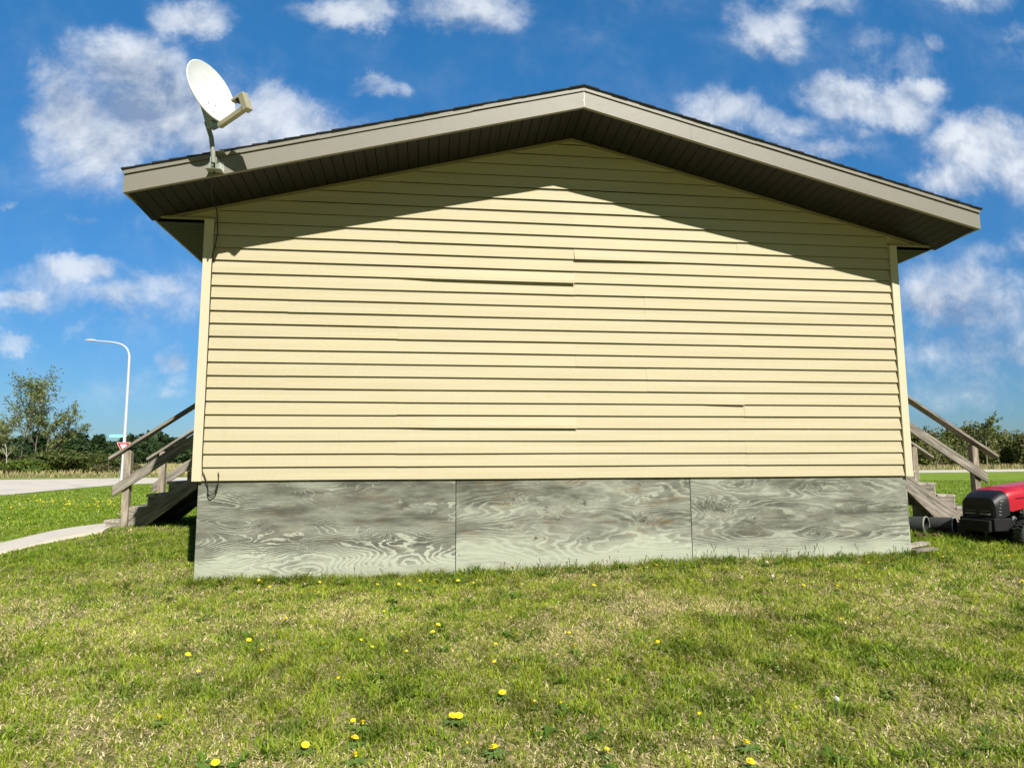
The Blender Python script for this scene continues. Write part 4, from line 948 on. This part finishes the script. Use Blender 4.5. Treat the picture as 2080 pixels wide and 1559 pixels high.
def bush(loc, r, h, seed, label, cols, n, leaf, group, name='bush', twig=True):
    z0 = gz(*loc); root = empty(name, (loc[0], loc[1], z0), label=label, cat='bush', group=group); rg = np.random.RandomState(seed)
    pts = []; 
    for k in range(9):
        c_ = np.array([rg.normal(0, r*.42), rg.normal(0, r*.35), h*rg.uniform(.25, .72)]); m_ = n//9
        d = rg.normal(size=(m_, 3)); d /= np.linalg.norm(d, axis=1)[:, None]; rad = rg.rand(m_)**.45
        pts.append(c_+d*rad[:, None]*np.array([r*.5, r*.5, h*.30])*(1+.35*np.sin(d[:, :1]*9+seed)*np.cos(d[:, 2:]*7)))
    P_ = np.concatenate(pts); P_[:, 2] = np.abs(P_[:, 2])
    leaves_mesh('crown', P_, leaf, cols, seed+2, root)
    mb = MB(); r2 = random.Random(seed)
    for k in range(16 if twig else 5):
        a = r2.random()*6.28; e = Vector((math.cos(a)*r*r2.uniform(.2, .9), math.sin(a)*r*.6, h*r2.uniform(.6, 1.02)))
        mb.tube([(e.x*.2, e.y*.2, 0), (e.x*.55, e.y*.55, e.z*.55), tuple(e)], [.035, .022, .008], 4, cap=False)
    mb.build('stem', M['bark'], parent=root); return root
BL = ['dark bush at the far left edge of the left thicket', 'olive bush under the tallest tree of the left clump', 'dense yellow-green bush low in front of the left clump', 'brownish bare-twigged bush beside the pale trunk in the left clump', 'rounded dark green bush at the right half of the left thicket', 'olive bush where the left thicket ends before the dry field', 'small twiggy brown bush at the edge of the dry field']
G4 = [(.12, .10, .05), (.16, .14, .06), (.09, .10, .035)]
for i, (x, y, r, h, cl) in enumerate([(-54, 82, 3.5, 4.2, G2), (-49.5, 83, 3.4, 4.4, G2), (-45, 80.5, 3.0, 2.8, [(.14, .20, .035), (.10, .16, .03)]), (-47, 82, 2.6, 3.4, G4), (-41.5, 82, 3.2, 4.2, G2), (-37.8, 82, 3.0, 3.9, G2), (-34.5, 81, 2.2, 2.2, G4)]):
    bush((x, y), r, h*.70, 40+i, BL[i], cl, 9000, .20, 'bushes of the left thicket')
def forest(name, label, segs, seed, cols, leaf, n, cat='woodland', trunks=0, bark=None, hv=.25, depth_=8):
    """a far wood that reads as one mass: lumpy canopy of leaf faces along a line"""
    rg = np.random.RandomState(seed); P_ = []
    for (x0, y0, x1, y1, h) in segs:
        m_ = n//len(segs); t = rg.rand(m_); dd = rg.rand(m_)
        L = math.hypot(x1-x0, y1-y0); nb = max(6, int(L/3.2)); ci = rg.randint(0, nb, m_)
        ct = rg.rand(nb); ch = h*(1+hv*(rg.rand(nb)-.6)*1.6); cr = h*(.28+.25*rg.rand(nb)); cd = rg.rand(nb)
        d = rg.normal(size=(m_, 3)); d /= np.linalg.norm(d, axis=1)[:, None]; rad = rg.rand(m_)**.4
        px = x0+(x1-x0)*ct[ci]+d[:, 0]*rad*cr[ci]*1.1; py = y0+(y1-y0)*ct[ci]+cd[ci]*depth_+d[:, 1]*rad*cr[ci]
        pz = ch[ci]*.55+d[:, 2]*rad*ch[ci]*.46*(1+.15*np.sin(d[:, 0]*8+ci))
        lowm = rg.rand(m_) < .25; pz = np.where(lowm, rg.rand(m_)*h*.45, pz)
        P_.append(np.c_[px, py, pz+ground(px, py, False)])
    P_ = np.concatenate(P_); o = leaves_mesh(name, P_, leaf, cols, seed+5, None)
    tag(o, label, cat, kind='stuff'); return o
forest('far_woodland', 'dark green wood along the horizon behind the dry field at left', [(-120, 165, -45, 178, 7.6), (-110, 168, -50, 172, 6.6), (-110, 160, -40, 165, 4.6), (-60, 190, 0, 210, 7.6)], 60, G3, .75, 90000, depth_=12)
forest('far_woodland', 'olive green scrub wood along the road at right', [(72, 104, 145, 118, 6.9), (74, 100, 140, 112, 5.2), (80, 112, 150, 130, 7.3)], 61, [(.14, .19, .04), (.21, .23, .07), (.10, .13, .035), (.24, .21, .11)], .28, 190000, hv=.5)
forest('far_woodland', 'distant line of trees at the horizon behind the house', [(-300, 300, 60, 330, 10), (60, 300, 420, 260, 10)], 62, G3, 1.6, 24000)
LR = ['pale leaning sapling nearest the house corner in the right scrub', 'slim pale-stemmed tree above the tractor hood in the right scrub', 'bare whitish sapling left of the tractor in the right scrub']
for i, ((x, y), h, ln) in enumerate([((86, 96), 4.2, (.12, 0)), ((93.6, 94), 6.6, (.02, 0)), ((76.5, 96), 4.5, (.12, 0))]):
    tree('sapling', (x, y), h, .9, 1, 80+i, LR[i], G1, .22, 1500 if i == 1 else 350, M['palebark'], 'pale saplings in the right scrub', ln, low=.5, up_=.7, depth=3)

# ------------------------------------------------------------------ grass
rng = np.random.RandomState(12)
def gen_blades(xr, yr, dens, hgt, wid, seed, mask=None, straw=None):
    A = (xr[1]-xr[0])*(yr[1]-yr[0]); n = int(A*dens); r = np.random.RandomState(seed)
    x = r.uniform(*xr, n); y = r.uniform(*yr, n)
    # tufting
    keep = r.rand(n) < np.clip(.34+1.8*(fbm(x, y, 9.0, 31, 3)-.22), .25, 1)
    x, y = x[keep], y[keep]
    inside = (x > -.05) & (x < WX+.05) & (y > .01) & (y < LEN)
    onpath = (x < -2.05) & (y > 2.66) & (y < 4.28)
    ok = ~(inside | onpath)
    if mask is not None: ok &= mask(x, y)
    x, y = x[ok], y[ok]; return x, y, hgt, wid
def make_grass(sets, seed):
    r = np.random.RandomState(seed); VV = []; QQ = []; TT = []; CC = []; off = 0
    for (x, y, hgt, wid) in sets:
        n = len(x); z = ground(x, y); dr = dryness(x, y)
        isd = r.rand(n) < (.14+.80*dr)
        edge = np.exp(-((y+.05)/.10)**2)*((x > -.1) & (x < 7.4))
        clump = np.clip((fbm(x, y, 4.2, 77, 3)-.57)*8, 0, 1)*(1-isd)
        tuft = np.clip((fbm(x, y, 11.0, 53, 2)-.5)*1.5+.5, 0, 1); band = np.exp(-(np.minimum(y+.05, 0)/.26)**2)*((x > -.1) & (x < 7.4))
        h = hgt*(.5+.9*r.rand(n))*(1+.45*edge+.35*band+.15*clump)*(.60+.95*tuft)*np.where(isd, .78, 1.0); w = wid*(.6+.8*r.rand(n))*(1+.5*clump)
        az = r.rand(n)*6.283; lean = np.where(isd, .9+1.6*r.rand(n), .25+.95*r.rand(n)); curl = .3+.9*r.rand(n)
        fx = r.rand(n)*6.283; sx_ = np.cos(fx)*w*.5; sy_ = np.sin(fx)*w*.5
        lx_ = np.cos(az)*lean; ly_ = np.sin(az)*lean; nm = 1/np.sqrt(1+lean**2)
        mx_, my_, mz_ = x+lx_*h*.45*nm, y+ly_*h*.45*nm, z+h*.55*nm
        tx, ty_, tz = x+lx_*h*nm*(1+.3*curl), y+ly_*h*nm*(1+.3*curl), z+h*nm*(1-.25*curl)
        zb = z-.004
        V5 = np.stack([np.c_[x-sx_, y-sy_, zb], np.c_[x+sx_, y+sy_, zb], np.c_[mx_+sx_*.8, my_+sy_*.8, mz_], np.c_[mx_-sx_*.8, my_-sy_*.8, mz_], np.c_[tx, ty_, tz]], 1)
        b0 = off+np.arange(n)*5; VV.append(V5.reshape(-1, 3)); QQ.append(np.c_[b0, b0+1, b0+2, b0+3]); TT.append(np.c_[b0+3, b0+2, b0+4]); off += 5*n
        g1 = np.array([.200, .315, .020]); g2 = np.array([.49, .555, .055]); s1 = np.array([.78, .67, .30]); s2 = np.array([.95, .83, .54]); g0 = np.array([.14, .27, .03])
        u = r.rand(n)[:, None]; t = fbm(x, y, .8, 5, 3)[:, None]
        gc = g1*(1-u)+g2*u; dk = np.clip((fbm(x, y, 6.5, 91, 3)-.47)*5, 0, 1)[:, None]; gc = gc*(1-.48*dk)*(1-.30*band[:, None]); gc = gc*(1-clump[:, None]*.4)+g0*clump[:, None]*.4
        lush = (np.clip((y-.2)/1.5, 0, 1))[:, None]; gc = gc*(1-lush*.35)+np.array([.13, .26, .012])*lush*.35
        c_ = np.where(isd[:, None], s1*(1-u)+s2*u, gc)*(.8+.4*r.rand(n))[:, None]*(.85+.3*t)
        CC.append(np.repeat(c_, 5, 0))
    return np.concatenate(VV), np.concatenate(QQ), np.concatenate(TT), np.concatenate(CC)
def dring(lo, hi): return lambda x, y: (lambda d: (d >= lo) & (d < hi))(np.hypot(x-2.12, y+6.75))
sets = [gen_blades((-3.6, 8.6), (-4.5, 1.2), 9500, .043, .0056, 1, dring(2.0, 6.4)),
        gen_blades((-5.5, 12.5), (-4.6, 6), 5600, .042, .0066, 2, lambda x, y: dring(6.4, 10)(x, y)),
        gen_blades((-9, 16), (-6, 9.5), 2300, .040, .0085, 3, lambda x, y: dring(10, 15)(x, y) & ((x < .5) | (x > 6.5))),
        gen_blades((-15, 22), (-2, 20), 560, .050, .017, 4, lambda x, y: dring(15, 24)(x, y) & ((x < .5) | (x > 6.5))),
        gen_blades((-26, 42), (0, 44), 170, .05, .022, 9, lambda x, y: dring(24, 50)(x, y) & ((x < .5) | (x > 6.5)) & (y-10 < 1.2*(x+60)) & ((x > -14.6) | (y < -40)) & (y < 40)),
        gen_blades((-3.5, 8.6), (-9, -4.5), 900, .034, .005, 5, dring(.6, 6.4)),
        gen_blades((-.1, 7.4), (-.13, .012), 5200, .044, .0048, 6), gen_blades((7.35, 12.5), (-.2, 2.4), 2200, .075, .0075, 8)]
v, q, t, c_ = make_grass(sets, 2)
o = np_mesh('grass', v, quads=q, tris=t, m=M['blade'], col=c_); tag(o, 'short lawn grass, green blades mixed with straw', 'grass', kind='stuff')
# taller stalks with seed heads along the skirting, broad weeds
r = np.random.RandomState(8); mb = MB(); VV = []; QQ = []; CC = []; k = 0
for i in range(85):
    x = r.uniform(.1, 7.25); 
    if i < 26: x = r.choice([4.9, 5.0, 5.3, 5.7, 5.8, 5.95, 6.1, 6.15, 6.6, 7.0, 5.2, 5.25, 5.85])+r.normal(0, .06)
    y = r.uniform(-.10, .005); h = r.uniform(.07, .20) if i < 26 else r.uniform(.06, .13); z = gz(x, y); a = r.uniform(-.35, .35); w = .0022 if i % 2 else .004
    p = [(x+a*h*s_*s_, y-.02*s_, z+h*s_) for s_ in (0, .5, 1.0)]
    ww = [w, w, w*.5] if i % 2 else [w*.4, w*.4, w*1.1]
    for j in range(3): VV += [(p[j][0]-ww[j], p[j][1], p[j][2]), (p[j][0]+ww[j], p[j][1], p[j][2])]
    QQ += [(k, k+1, k+3, k+2), (k+2, k+3, k+5, k+4)]; k += 6
    cc_ = (.10, .17, .03) if i % 2 else (.16, .15, .07)
    CC += [cc_]*4+[cc_ if i % 2 else (.10, .09, .06)]*2
o = np_mesh('seed_stalks', np.array(VV), quads=np.array(QQ), m=M['blade'], col=np.array(CC)); tag(o, 'taller grass stalks and seed heads along the foot of the plywood', 'grass', kind='stuff')
# broad-leaved weed rosettes in the lawn
WEED = []
r = np.random.RandomState(18); VV = []; QQ = []; CC = []; k = 0
for i in range(560):
    if i < 330: x, y = r.uniform(-3, 8.5), r.uniform(-4.2, -.2)
    elif i < 430: x, y = r.uniform(0, 7.3), r.uniform(-.3, -.05)
    else: x, y = r.uniform(7.3, 11), r.uniform(-1.2, 1.8)
    if vnoise(np.array([x]), np.array([y]), .9, 4)[0] < .42 and i < 330: continue
    z = gz(x, y); n_ = r.randint(5, 11); g = np.array([.10, .19, .03])*(.8+.6*r.rand())
    for j in range(n_):
        a = r.rand()*6.28; L = r.uniform(.035, .085); w = L*.17; up2 = r.uniform(.25, .9); ca, sa = math.cos(a), math.sin(a)
        for s_, ws, zs in ((.05, .3, 0), (.45, 1, .30), (.8, .8, .36), (1.0, .1, .30)):
            cx_, cy_, cz_ = x+ca*L*s_, y+sa*L*s_, z+.004+L*up2*zs*1.6
            VV += [(cx_-sa*w*ws, cy_+ca*w*ws, cz_), (cx_+sa*w*ws, cy_-ca*w*ws, cz_)]; CC += [g*(1+.3*s_)]*2
        QQ += [(k, k+1, k+3, k+2), (k+2, k+3, k+5, k+4), (k+4, k+5, k+7, k+6)]; k += 8
o = np_mesh('weeds', np.array(VV), quads=np.array(QQ), m=M['blade'], col=np.array(CC)); tag(o, 'dark green broad-leaved weed rosettes spread through the lawn', 'weeds', kind='stuff')
# rough dry grass on the far verges
r = np.random.RandomState(28); 
def verge(n, f, hgt, cols, name, label):
    t = r.rand(n); x, y = f(t); x = x+r.normal(0, .4, n); z = ground(x, y); h = hgt*(.5+r.rand(n)); w = .05+.05*r.rand(n); a = r.rand(n)*6.28; l = r.normal(0, .3, (n, 2))
    V4 = np.stack([np.c_[x-w*np.cos(a), y-w*np.sin(a), z], np.c_[x+w*np.cos(a), y+w*np.sin(a), z], np.c_[x+l[:, 0]*h, y+l[:, 1]*h, z+h]], 1).reshape(-1, 3)
    cc = np.array(cols)[r.randint(0, len(cols), n)]*(.7+.6*r.rand(n))[:, None]
    o = np_mesh(name, V4, tris=np.arange(n*3).reshape(n, 3), m=M['leaf'], col=np.repeat(cc, 3, 0)); tag(o, label, 'grass', kind='stuff')
dry = [(.52, .44, .22), (.60, .50, .28), (.42, .38, .18), (.30, .32, .12)]
verge(22000, lambda t: (-70+90*t, 72+r.rand(len(t))*55), .55, dry, 'dry_grass', 'pale dry grass field beyond the road at left')
verge(6000, lambda t: (-60+55*t, 66.5+6*t*0+r.rand(len(t))*6), .3, [(.18, .22, .06), (.30, .30, .12), (.45, .38, .2)], 'verge_grass', 'low green and straw verge grass across the left road')
verge(9000, lambda t: (55+110*t, 84+22*t+r.rand(len(t))*16-6*(t > 2)), .65, dry[:3]+[(.25, .26, .10)], 'verge_grass', 'tufts of dry grass between the right road and the scrub')

# ------------------------------------------------------------------ dandelions
def dandelion_parts(size=1.0, puff=False):
    mb = MB(); 
    for ring, (n, rr_, zz_, up2) in enumerate(((18, .019, .0, .35), (14, .013, .003, .8), (9, .008, .006, 1.6))):
        for i in range(n):
            a = 6.283*i/n+ring*.2; ca, sa = math.cos(a), math.sin(a); w = .0024
            mb.add([(-sa*w, ca*w, zz_), (sa*w, -ca*w, zz_), (ca*rr_+sa*w*1.2, sa*rr_-ca*w*1.2, zz_+rr_*up2*.5), (ca*rr_-sa*w*1.2, sa*rr_+ca*w*1.2, zz_+rr_*up2*.5)], [(0, 1, 2, 3)])
    mb.lathe([(.0001, .008), (.006, .0065), (.008, .002), (.005, -.004), (.002, -.006)], (0, 0, 0), (0, 0, 1), 10)
    return mb
fl_me = None
def dandelion(x, y, sc, label, group, hs=1.0, white=False, parts=True, tilt=None):
    global fl_me
    z = gz(x, y); g = .045*hs
    if fl_me is None:
        a = dandelion_parts().build('flower', M['petal']); fl_me = a.data; D.objects.remove(a)
        a = MB().tube([(0, 0, -.06), (.003, .001, -.03), (0, 0, -.003)], .0016, 5).build('stem', M['stem']); dandelion.st = a.data; D.objects.remove(a)
        s_ = MB(); rr_ = random.Random(1)
        for i in range(90):
            v_ = Vector((rr_.gauss(0, 1), rr_.gauss(0, 1), rr_.gauss(0, 1))).normalized(); s_.obox(v_*.003, v_*.014, v_.orthogonal().normalized()*.0035, v_.cross(v_.orthogonal()).normalized()*.0035)
        a = s_.build('seed_ball', M['puff']); dandelion.pf = a.data; D.objects.remove(a)
    if not hasattr(dandelion, 'lf'):
        b_ = MB(); r3 = random.Random(6)
        for i in range(9):
            a_ = i*.7+r3.uniform(-.2, .2); L = r3.uniform(.03, .065); ca, sa = math.cos(a_), math.sin(a_); P_ = []
            for j in range(9):      # toothed leaf edge
                t = j/8; w_ = .012*math.sin(math.pi*min(1, t*.85+.12))*(1.0 if j % 2 else .45); h_ = .004+.035*t*(1.1-t)
                P_.append(((ca*L*t-sa*w_, sa*L*t+ca*w_, h_), (ca*L*t+sa*w_, sa*L*t-ca*w_, h_)))
            b_.add([p for q in P_ for p in q], [(2*j, 2*j+1, 2*j+3, 2*j+2) for j in range(8)])
        a = b_.build('leaves', M['weedleaf']); dandelion.lf = a.data; D.objects.remove(a)
    root = empty('dandelion', (x, y, z), label=label, cat='seed head' if white else 'dandelion', group=group)
    tl = tilt or (random.uniform(.1, .55), random.uniform(-.3, .3))
    root.rotation_euler = (0, 0, random.uniform(0, 6)); root.scale = (sc, sc, sc)
    f = D.objects.new('flower' if not white else 'seed_ball', dandelion.pf if white else fl_me); C.objects.link(f); f.parent = root; f.location = (0, 0, g/sc); f.rotation_euler = (tl[0], tl[1], 0)
    if parts: f2 = D.objects.new('stem', dandelion.st); C.objects.link(f2); f2.parent = root; f2.location = (0, 0, g/sc)
    if parts: f3 = D.objects.new('leaves', dandelion.lf); C.objects.link(f3); f3.parent = root; f3.location = (0, 0, .006)
dandelion(0.601, -0.191, 0.80, 'small yellow dandelion in the grass along the foot of the left plywood panel', "small dandelions of the near lawn")
dandelion(0.640, -0.246, 0.80, 'small yellow dandelion in the grass along the foot of the left plywood panel', "small dandelions of the near lawn")
dandelion(0.750, -0.420, 0.80, 'small yellow dandelion in the grass along the foot of the left plywood panel', "small dandelions of the near lawn")
dandelion(1.171, -0.363, 0.80, 'small yellow dandelion in the grass along the foot of the left plywood panel', "small dandelions of the near lawn")
dandelion(1.175, -0.655, 0.80, 'small yellow dandelion in the grass along the foot of the left plywood panel', "small dandelions of the near lawn")
dandelion(1.078, -1.344, 0.84, 'dandelion bloom nearest the wall among the mid-lawn ones at left', "large dandelions of the near lawn")
dandelion(0.924, -1.797, 0.92, 'dandelion bloom above a small bud in the lawn below the left plywood panel', "large dandelions of the near lawn")
dandelion(0.941, -1.729, 0.62, 'small half-open dandelion bud in the open lawn, left third of the view', "small dandelions of the near lawn")
dandelion(1.449, -2.005, 0.92, 'dandelion bloom in mid lawn, right of the one with the bud', "large dandelions of the near lawn")
dandelion(1.064, -2.036, 0.62, 'small half-open dandelion bud in the open lawn, left third of the view', "small dandelions of the near lawn")
dandelion(0.614, -2.050, 0.97, 'single dandelion bloom in the lawn below the left half of the left plywood panel', "large dandelions of the near lawn")
dandelion(1.624, -2.589, 0.84, 'dandelion bloom in mid lawn, lowest of the three below the left plywood panel', "large dandelions of the near lawn")
dandelion(0.782, -2.955, 1.05, 'lone bright dandelion bloom at the lower left of the lawn, well left of the others', "large dandelions of the near lawn")
dandelion(1.572, -3.345, 0.97, 'dandelion bloom beside the bare straw patch near the bottom edge', "large dandelions of the near lawn")
dandelion(1.203, -3.449, 1.01, 'dandelion bloom cut close by the bottom edge left of the bare straw patch', "large dandelions of the near lawn")
dandelion(0.774, -2.341, 0.62, 'small half-open dandelion bud in the open lawn, left third of the view', "small dandelions of the near lawn")
dandelion(1.564, -0.925, 0.62, 'small half-open dandelion bud in the open lawn, left third of the view', "small dandelions of the near lawn")
dandelion(1.692, -0.467, 0.80, 'small yellow dandelion in the grass along the foot of the left plywood panel', "small dandelions of the near lawn")
dandelion(1.879, -0.449, 0.80, 'small yellow dandelion in the grass along the foot of the left plywood panel', "small dandelions of the near lawn")
dandelion(1.955, -0.529, 0.80, 'small yellow dandelion in the grass along the foot of the left plywood panel', "small dandelions of the near lawn")
dandelion(2.066, -0.341, 0.80, 'small yellow dandelion in the grass along the foot of the left plywood panel', "small dandelions of the near lawn")
dandelion(2.048, -0.672, 0.80, 'small yellow dandelion in the grass along the foot of the left plywood panel', "small dandelions of the near lawn")
dandelion(2.201, -0.458, 0.97, 'brightest dandelion in the row along the wall, left of the left joint', "large dandelions of the near lawn")
dandelion(2.412, -0.415, 0.95, 'dandelion right at the foot of the left plywood joint', "large dandelions of the near lawn")
dandelion(2.545, -0.543, 0.80, 'small yellow dandelion in the grass along the foot of the middle plywood panel', "small dandelions of the near lawn")
dandelion(2.593, -0.790, 0.80, 'small yellow dandelion in the grass along the foot of the middle plywood panel', "small dandelions of the near lawn")
dandelion(1.804, -1.336, 0.62, 'small half-open dandelion bud in the open lawn, left third of the view', "small dandelions of the near lawn")
dandelion(2.211, -1.740, 0.84, 'upper dandelion of the close pair under the left plywood joint', "large dandelions of the near lawn")
dandelion(2.172, -1.875, 0.85, 'lower, smaller dandelion of the close pair under the left plywood joint', "large dandelions of the near lawn")
dandelion(1.695, -1.997, 0.62, 'small half-open dandelion bud in the open lawn, left third of the view', "small dandelions of the near lawn")
dandelion(1.780, -2.128, 0.62, 'small half-open dandelion bud in the open lawn, left third of the view', "small dandelions of the near lawn")
dandelion(2.002, -2.225, 0.62, 'small half-open dandelion bud in the open lawn, left third of the view', "small dandelions of the near lawn")
dandelion(2.972, 0.017, 0.80, 'small yellow dandelion in the grass along the foot of the middle plywood panel', "small dandelions of the near lawn")
dandelion(2.926, -1.185, 0.62, 'small half-open dandelion bud in the open lawn, middle third of the view', "small dandelions of the near lawn")
dandelion(3.063, -1.374, 0.62, 'small half-open dandelion bud in the open lawn, middle third of the view', "small dandelions of the near lawn")
dandelion(2.746, -2.017, 0.84, 'dandelion bloom in mid lawn left of the pale dead patch', "large dandelions of the near lawn")
dandelion(2.582, -2.167, 0.62, 'small half-open dandelion bud in the open lawn, middle third of the view', "small dandelions of the near lawn")
dandelion(2.541, -2.484, 0.62, 'small half-open dandelion bud in the open lawn, middle third of the view', "small dandelions of the near lawn")
dandelion(2.677, -2.480, 0.62, 'small half-open dandelion bud in the open lawn, middle third of the view', "small dandelions of the near lawn")
dandelion(2.945, -2.403, 0.62, 'small half-open dandelion bud in the open lawn, middle third of the view', "small dandelions of the near lawn")
dandelion(3.091, -2.260, 0.97, 'bright dandelion bloom just below the pale dead patch of lawn', "large dandelions of the near lawn")
dandelion(3.643, -0.453, 0.80, 'small yellow dandelion in the grass along the foot of the middle plywood panel', "small dandelions of the near lawn")
dandelion(3.573, -0.865, 0.80, 'small yellow dandelion in the grass along the foot of the middle plywood panel', "small dandelions of the near lawn")
dandelion(4.240, -0.315, 0.80, 'small yellow dandelion in the grass along the foot of the middle plywood panel', "small dandelions of the near lawn")
dandelion(4.360, -0.230, 0.80, 'small yellow dandelion in the grass along the foot of the middle plywood panel', "small dandelions of the near lawn")
dandelion(3.633, -2.330, 0.92, 'spiky open dandelion bloom below the right plywood joint', "large dandelions of the near lawn")
dandelion(3.822, -2.315, 0.62, 'small half-open dandelion bud in the open lawn, middle third of the view', "small dandelions of the near lawn")
dandelion(3.155, -2.852, 0.62, 'small half-open dandelion bud in the open lawn, middle third of the view', "small dandelions of the near lawn")
dandelion(2.541, -2.946, 1.05, 'round dandelion bloom a little above the touching pair and right of it', "large dandelions of the near lawn")
dandelion(2.697, -3.076, 0.62, 'small half-open dandelion bud in the open lawn, middle third of the view', "small dandelions of the near lawn")
dandelion(2.830, -3.113, 0.62, 'small half-open dandelion bud in the open lawn, middle third of the view', "small dandelions of the near lawn")
dandelion(1.766, -3.118, 0.70, 'half-closed dandelion bud beside the uppermost bloom of the column', "large dandelions of the near lawn")
dandelion(1.817, -3.155, 1.05, 'top bloom of three dandelions in a column left of the touching pair', "large dandelions of the near lawn")
dandelion(2.263, -3.161, 1.09, 'left bloom of the touching pair of dandelions low in the lawn', "large dandelions of the near lawn")
dandelion(2.295, -3.165, 1.09, 'right bloom of the touching pair of dandelions low in the lawn', "large dandelions of the near lawn")
dandelion(1.795, -3.313, 1.01, 'middle bloom of three dandelions in a column left of the touching pair', "large dandelions of the near lawn")
dandelion(1.816, -3.476, 1.13, 'lowest bloom of three dandelions in a column left of the touching pair', "large dandelions of the near lawn")
dandelion(2.443, -3.494, 1.26, 'largest dandelion bloom, near the bottom edge at the centre of the lawn', "large dandelions of the near lawn")
dandelion(2.321, -3.429, 0.62, 'small half-open dandelion bud in the open lawn, middle third of the view', "small dandelions of the near lawn")
dandelion(2.944, -3.609, 0.62, 'small half-open dandelion bud in the open lawn, middle third of the view', "small dandelions of the near lawn")
dandelion(3.504, -1.940, 0.62, 'small half-open dandelion bud in the open lawn, middle third of the view', "small dandelions of the near lawn")
dandelion(3.107, -2.022, 0.62, 'small half-open dandelion bud in the open lawn, middle third of the view', "small dandelions of the near lawn")
dandelion(6.423, -0.490, 0.80, 'small yellow dandelion in the grass along the foot of the right plywood panel', "small dandelions of the near lawn")
dandelion(6.535, -0.484, 0.80, 'small yellow dandelion in the grass along the foot of the right plywood panel', "small dandelions of the near lawn")
dandelion(7.376, -0.307, 0.80, 'small yellow dandelion in the grass along the foot of the right plywood panel', "small dandelions of the near lawn")
dandelion(5.337, -1.178, 0.80, 'small yellow dandelion in the grass along the foot of the right plywood panel', "small dandelions of the near lawn")
dandelion(5.598, -1.251, 0.80, 'small yellow dandelion in the grass along the foot of the right plywood panel', "small dandelions of the near lawn")
dandelion(5.535, -1.344, 0.80, 'small yellow dandelion in the grass along the foot of the right plywood panel', "small dandelions of the near lawn")
dandelion(4.748, -1.818, 0.62, 'small half-open dandelion bud in the open lawn, right third of the view', "small dandelions of the near lawn")
dandelion(4.788, -1.793, 0.62, 'small half-open dandelion bud in the open lawn, right third of the view', "small dandelions of the near lawn")
dandelion(5.089, -2.082, 0.62, 'small half-open dandelion bud in the open lawn, right third of the view', "small dandelions of the near lawn")
dandelion(3.498, -3.327, 0.62, 'small half-open dandelion bud in the open lawn, right third of the view', "small dandelions of the near lawn")
dandelion(4.014, -3.332, 0.62, 'small half-open dandelion bud in the open lawn, right third of the view', "small dandelions of the near lawn")
dandelion(3.588, -3.651, 1.01, 'upper of the two dandelions low in the right half of the lawn', "large dandelions of the near lawn")
dandelion(3.532, -3.804, 1.01, 'lower of the two dandelions low in the right half of the lawn', "large dandelions of the near lawn")
dandelion(8.180, -0.243, 0.80, 'small yellow dandelion in the grass along the foot of the right plywood panel', "small dandelions of the near lawn")
dandelion(7.335, -1.267, 0.80, 'small yellow dandelion in the grass along the foot of the right plywood panel', "small dandelions of the near lawn")
dandelion(5.468, -0.299, .8, 'white dandelion seed head just below the foot of the right plywood panel', "dandelion seed heads", white=True)
dandelion(5.234, -0.844, .8, 'white dandelion seed head in the upper lawn below the right plywood panel, lower of two', "dandelion seed heads", white=True)
dandelion(4.278, -3.275, .8, 'round white dandelion seed head in the middle of the lawn at right', "dandelion seed heads", white=True)
for (x, y) in [(-6.33, 13.64), (-7.82, 15.04), (-6.41, 11.85), (-10.22, 16.05), (-7.63, 15.83), (-6.88, 14.87), (-9.06, 15.50), (-10.15, 15.12), (-7.80, 14.13), (-9.77, 16.70), (-8.54, 15.13), (-9.45, 14.08), (-8.72, 13.07), (-10.30, 17.68), (-6.48, 11.52), (-8.01, 15.87), (-9.87, 17.63), (-7.58, 14.30), (-9.94, 18.80), (-5.76, 11.76), (-11.56, 18.45), (-7.49, 12.79), (-9.22, 15.67), (-8.75, 18.81), (-9.34, 17.10), (-7.00, 14.22), (-9.21, 13.52), (-7.43, 13.32), (-7.92, 16.77), (-9.31, 16.59), (-8.34, 14.81), (-12.13, 19.03), (-6.25, 11.98), (-10.09, 14.86), (-9.34, 16.65), (-8.43, 15.22), (-6.16, 12.07), (-8.37, 14.66), (-9.50, 14.42), (-9.56, 15.97), (-9.02, 13.79), (-7.23, 12.11), (-10.54, 18.42), (-11.63, 19.12), (-8.85, 19.02), (-7.37, 16.25), (-7.52, 14.51), (-8.39, 15.97), (-9.31, 13.54), (-7.89, 14.40), (-7.95, 15.97), (-9.05, 15.29), (-6.87, 13.31), (-8.14, 16.04), (-8.02, 15.01), (-9.26, 16.64), (-7.89, 12.20), (-6.61, 14.19), (-10.33, 16.87), (-9.67, 16.49), (-5.81, 12.08), (-9.14, 17.94), (-8.77, 14.74), (-7.18, 13.99), (-7.89, 16.16), (-9.75, 14.50), (-7.35, 13.80), (-8.12, 16.75), (-8.88, 14.41), (-7.11, 15.10), (-6.62, 14.37), (-8.06, 16.74), (-6.62, 13.66), (-9.90, 15.17), (-11.16, 17.94), (-10.28, 16.97), (-10.51, 16.03), (-8.61, 15.34), (-9.15, 17.03), (-6.24, 13.17), (-8.79, 14.30), (-7.39, 15.64), (-8.99, 17.77), (-9.83, 16.25), (-11.08, 16.61)]:
    dandelion(x, y, 1.35, "tiny yellow dandelion in the band of dandelions across the far left lawn", "dandelions of the far left lawn", hs=1.2, parts=False)
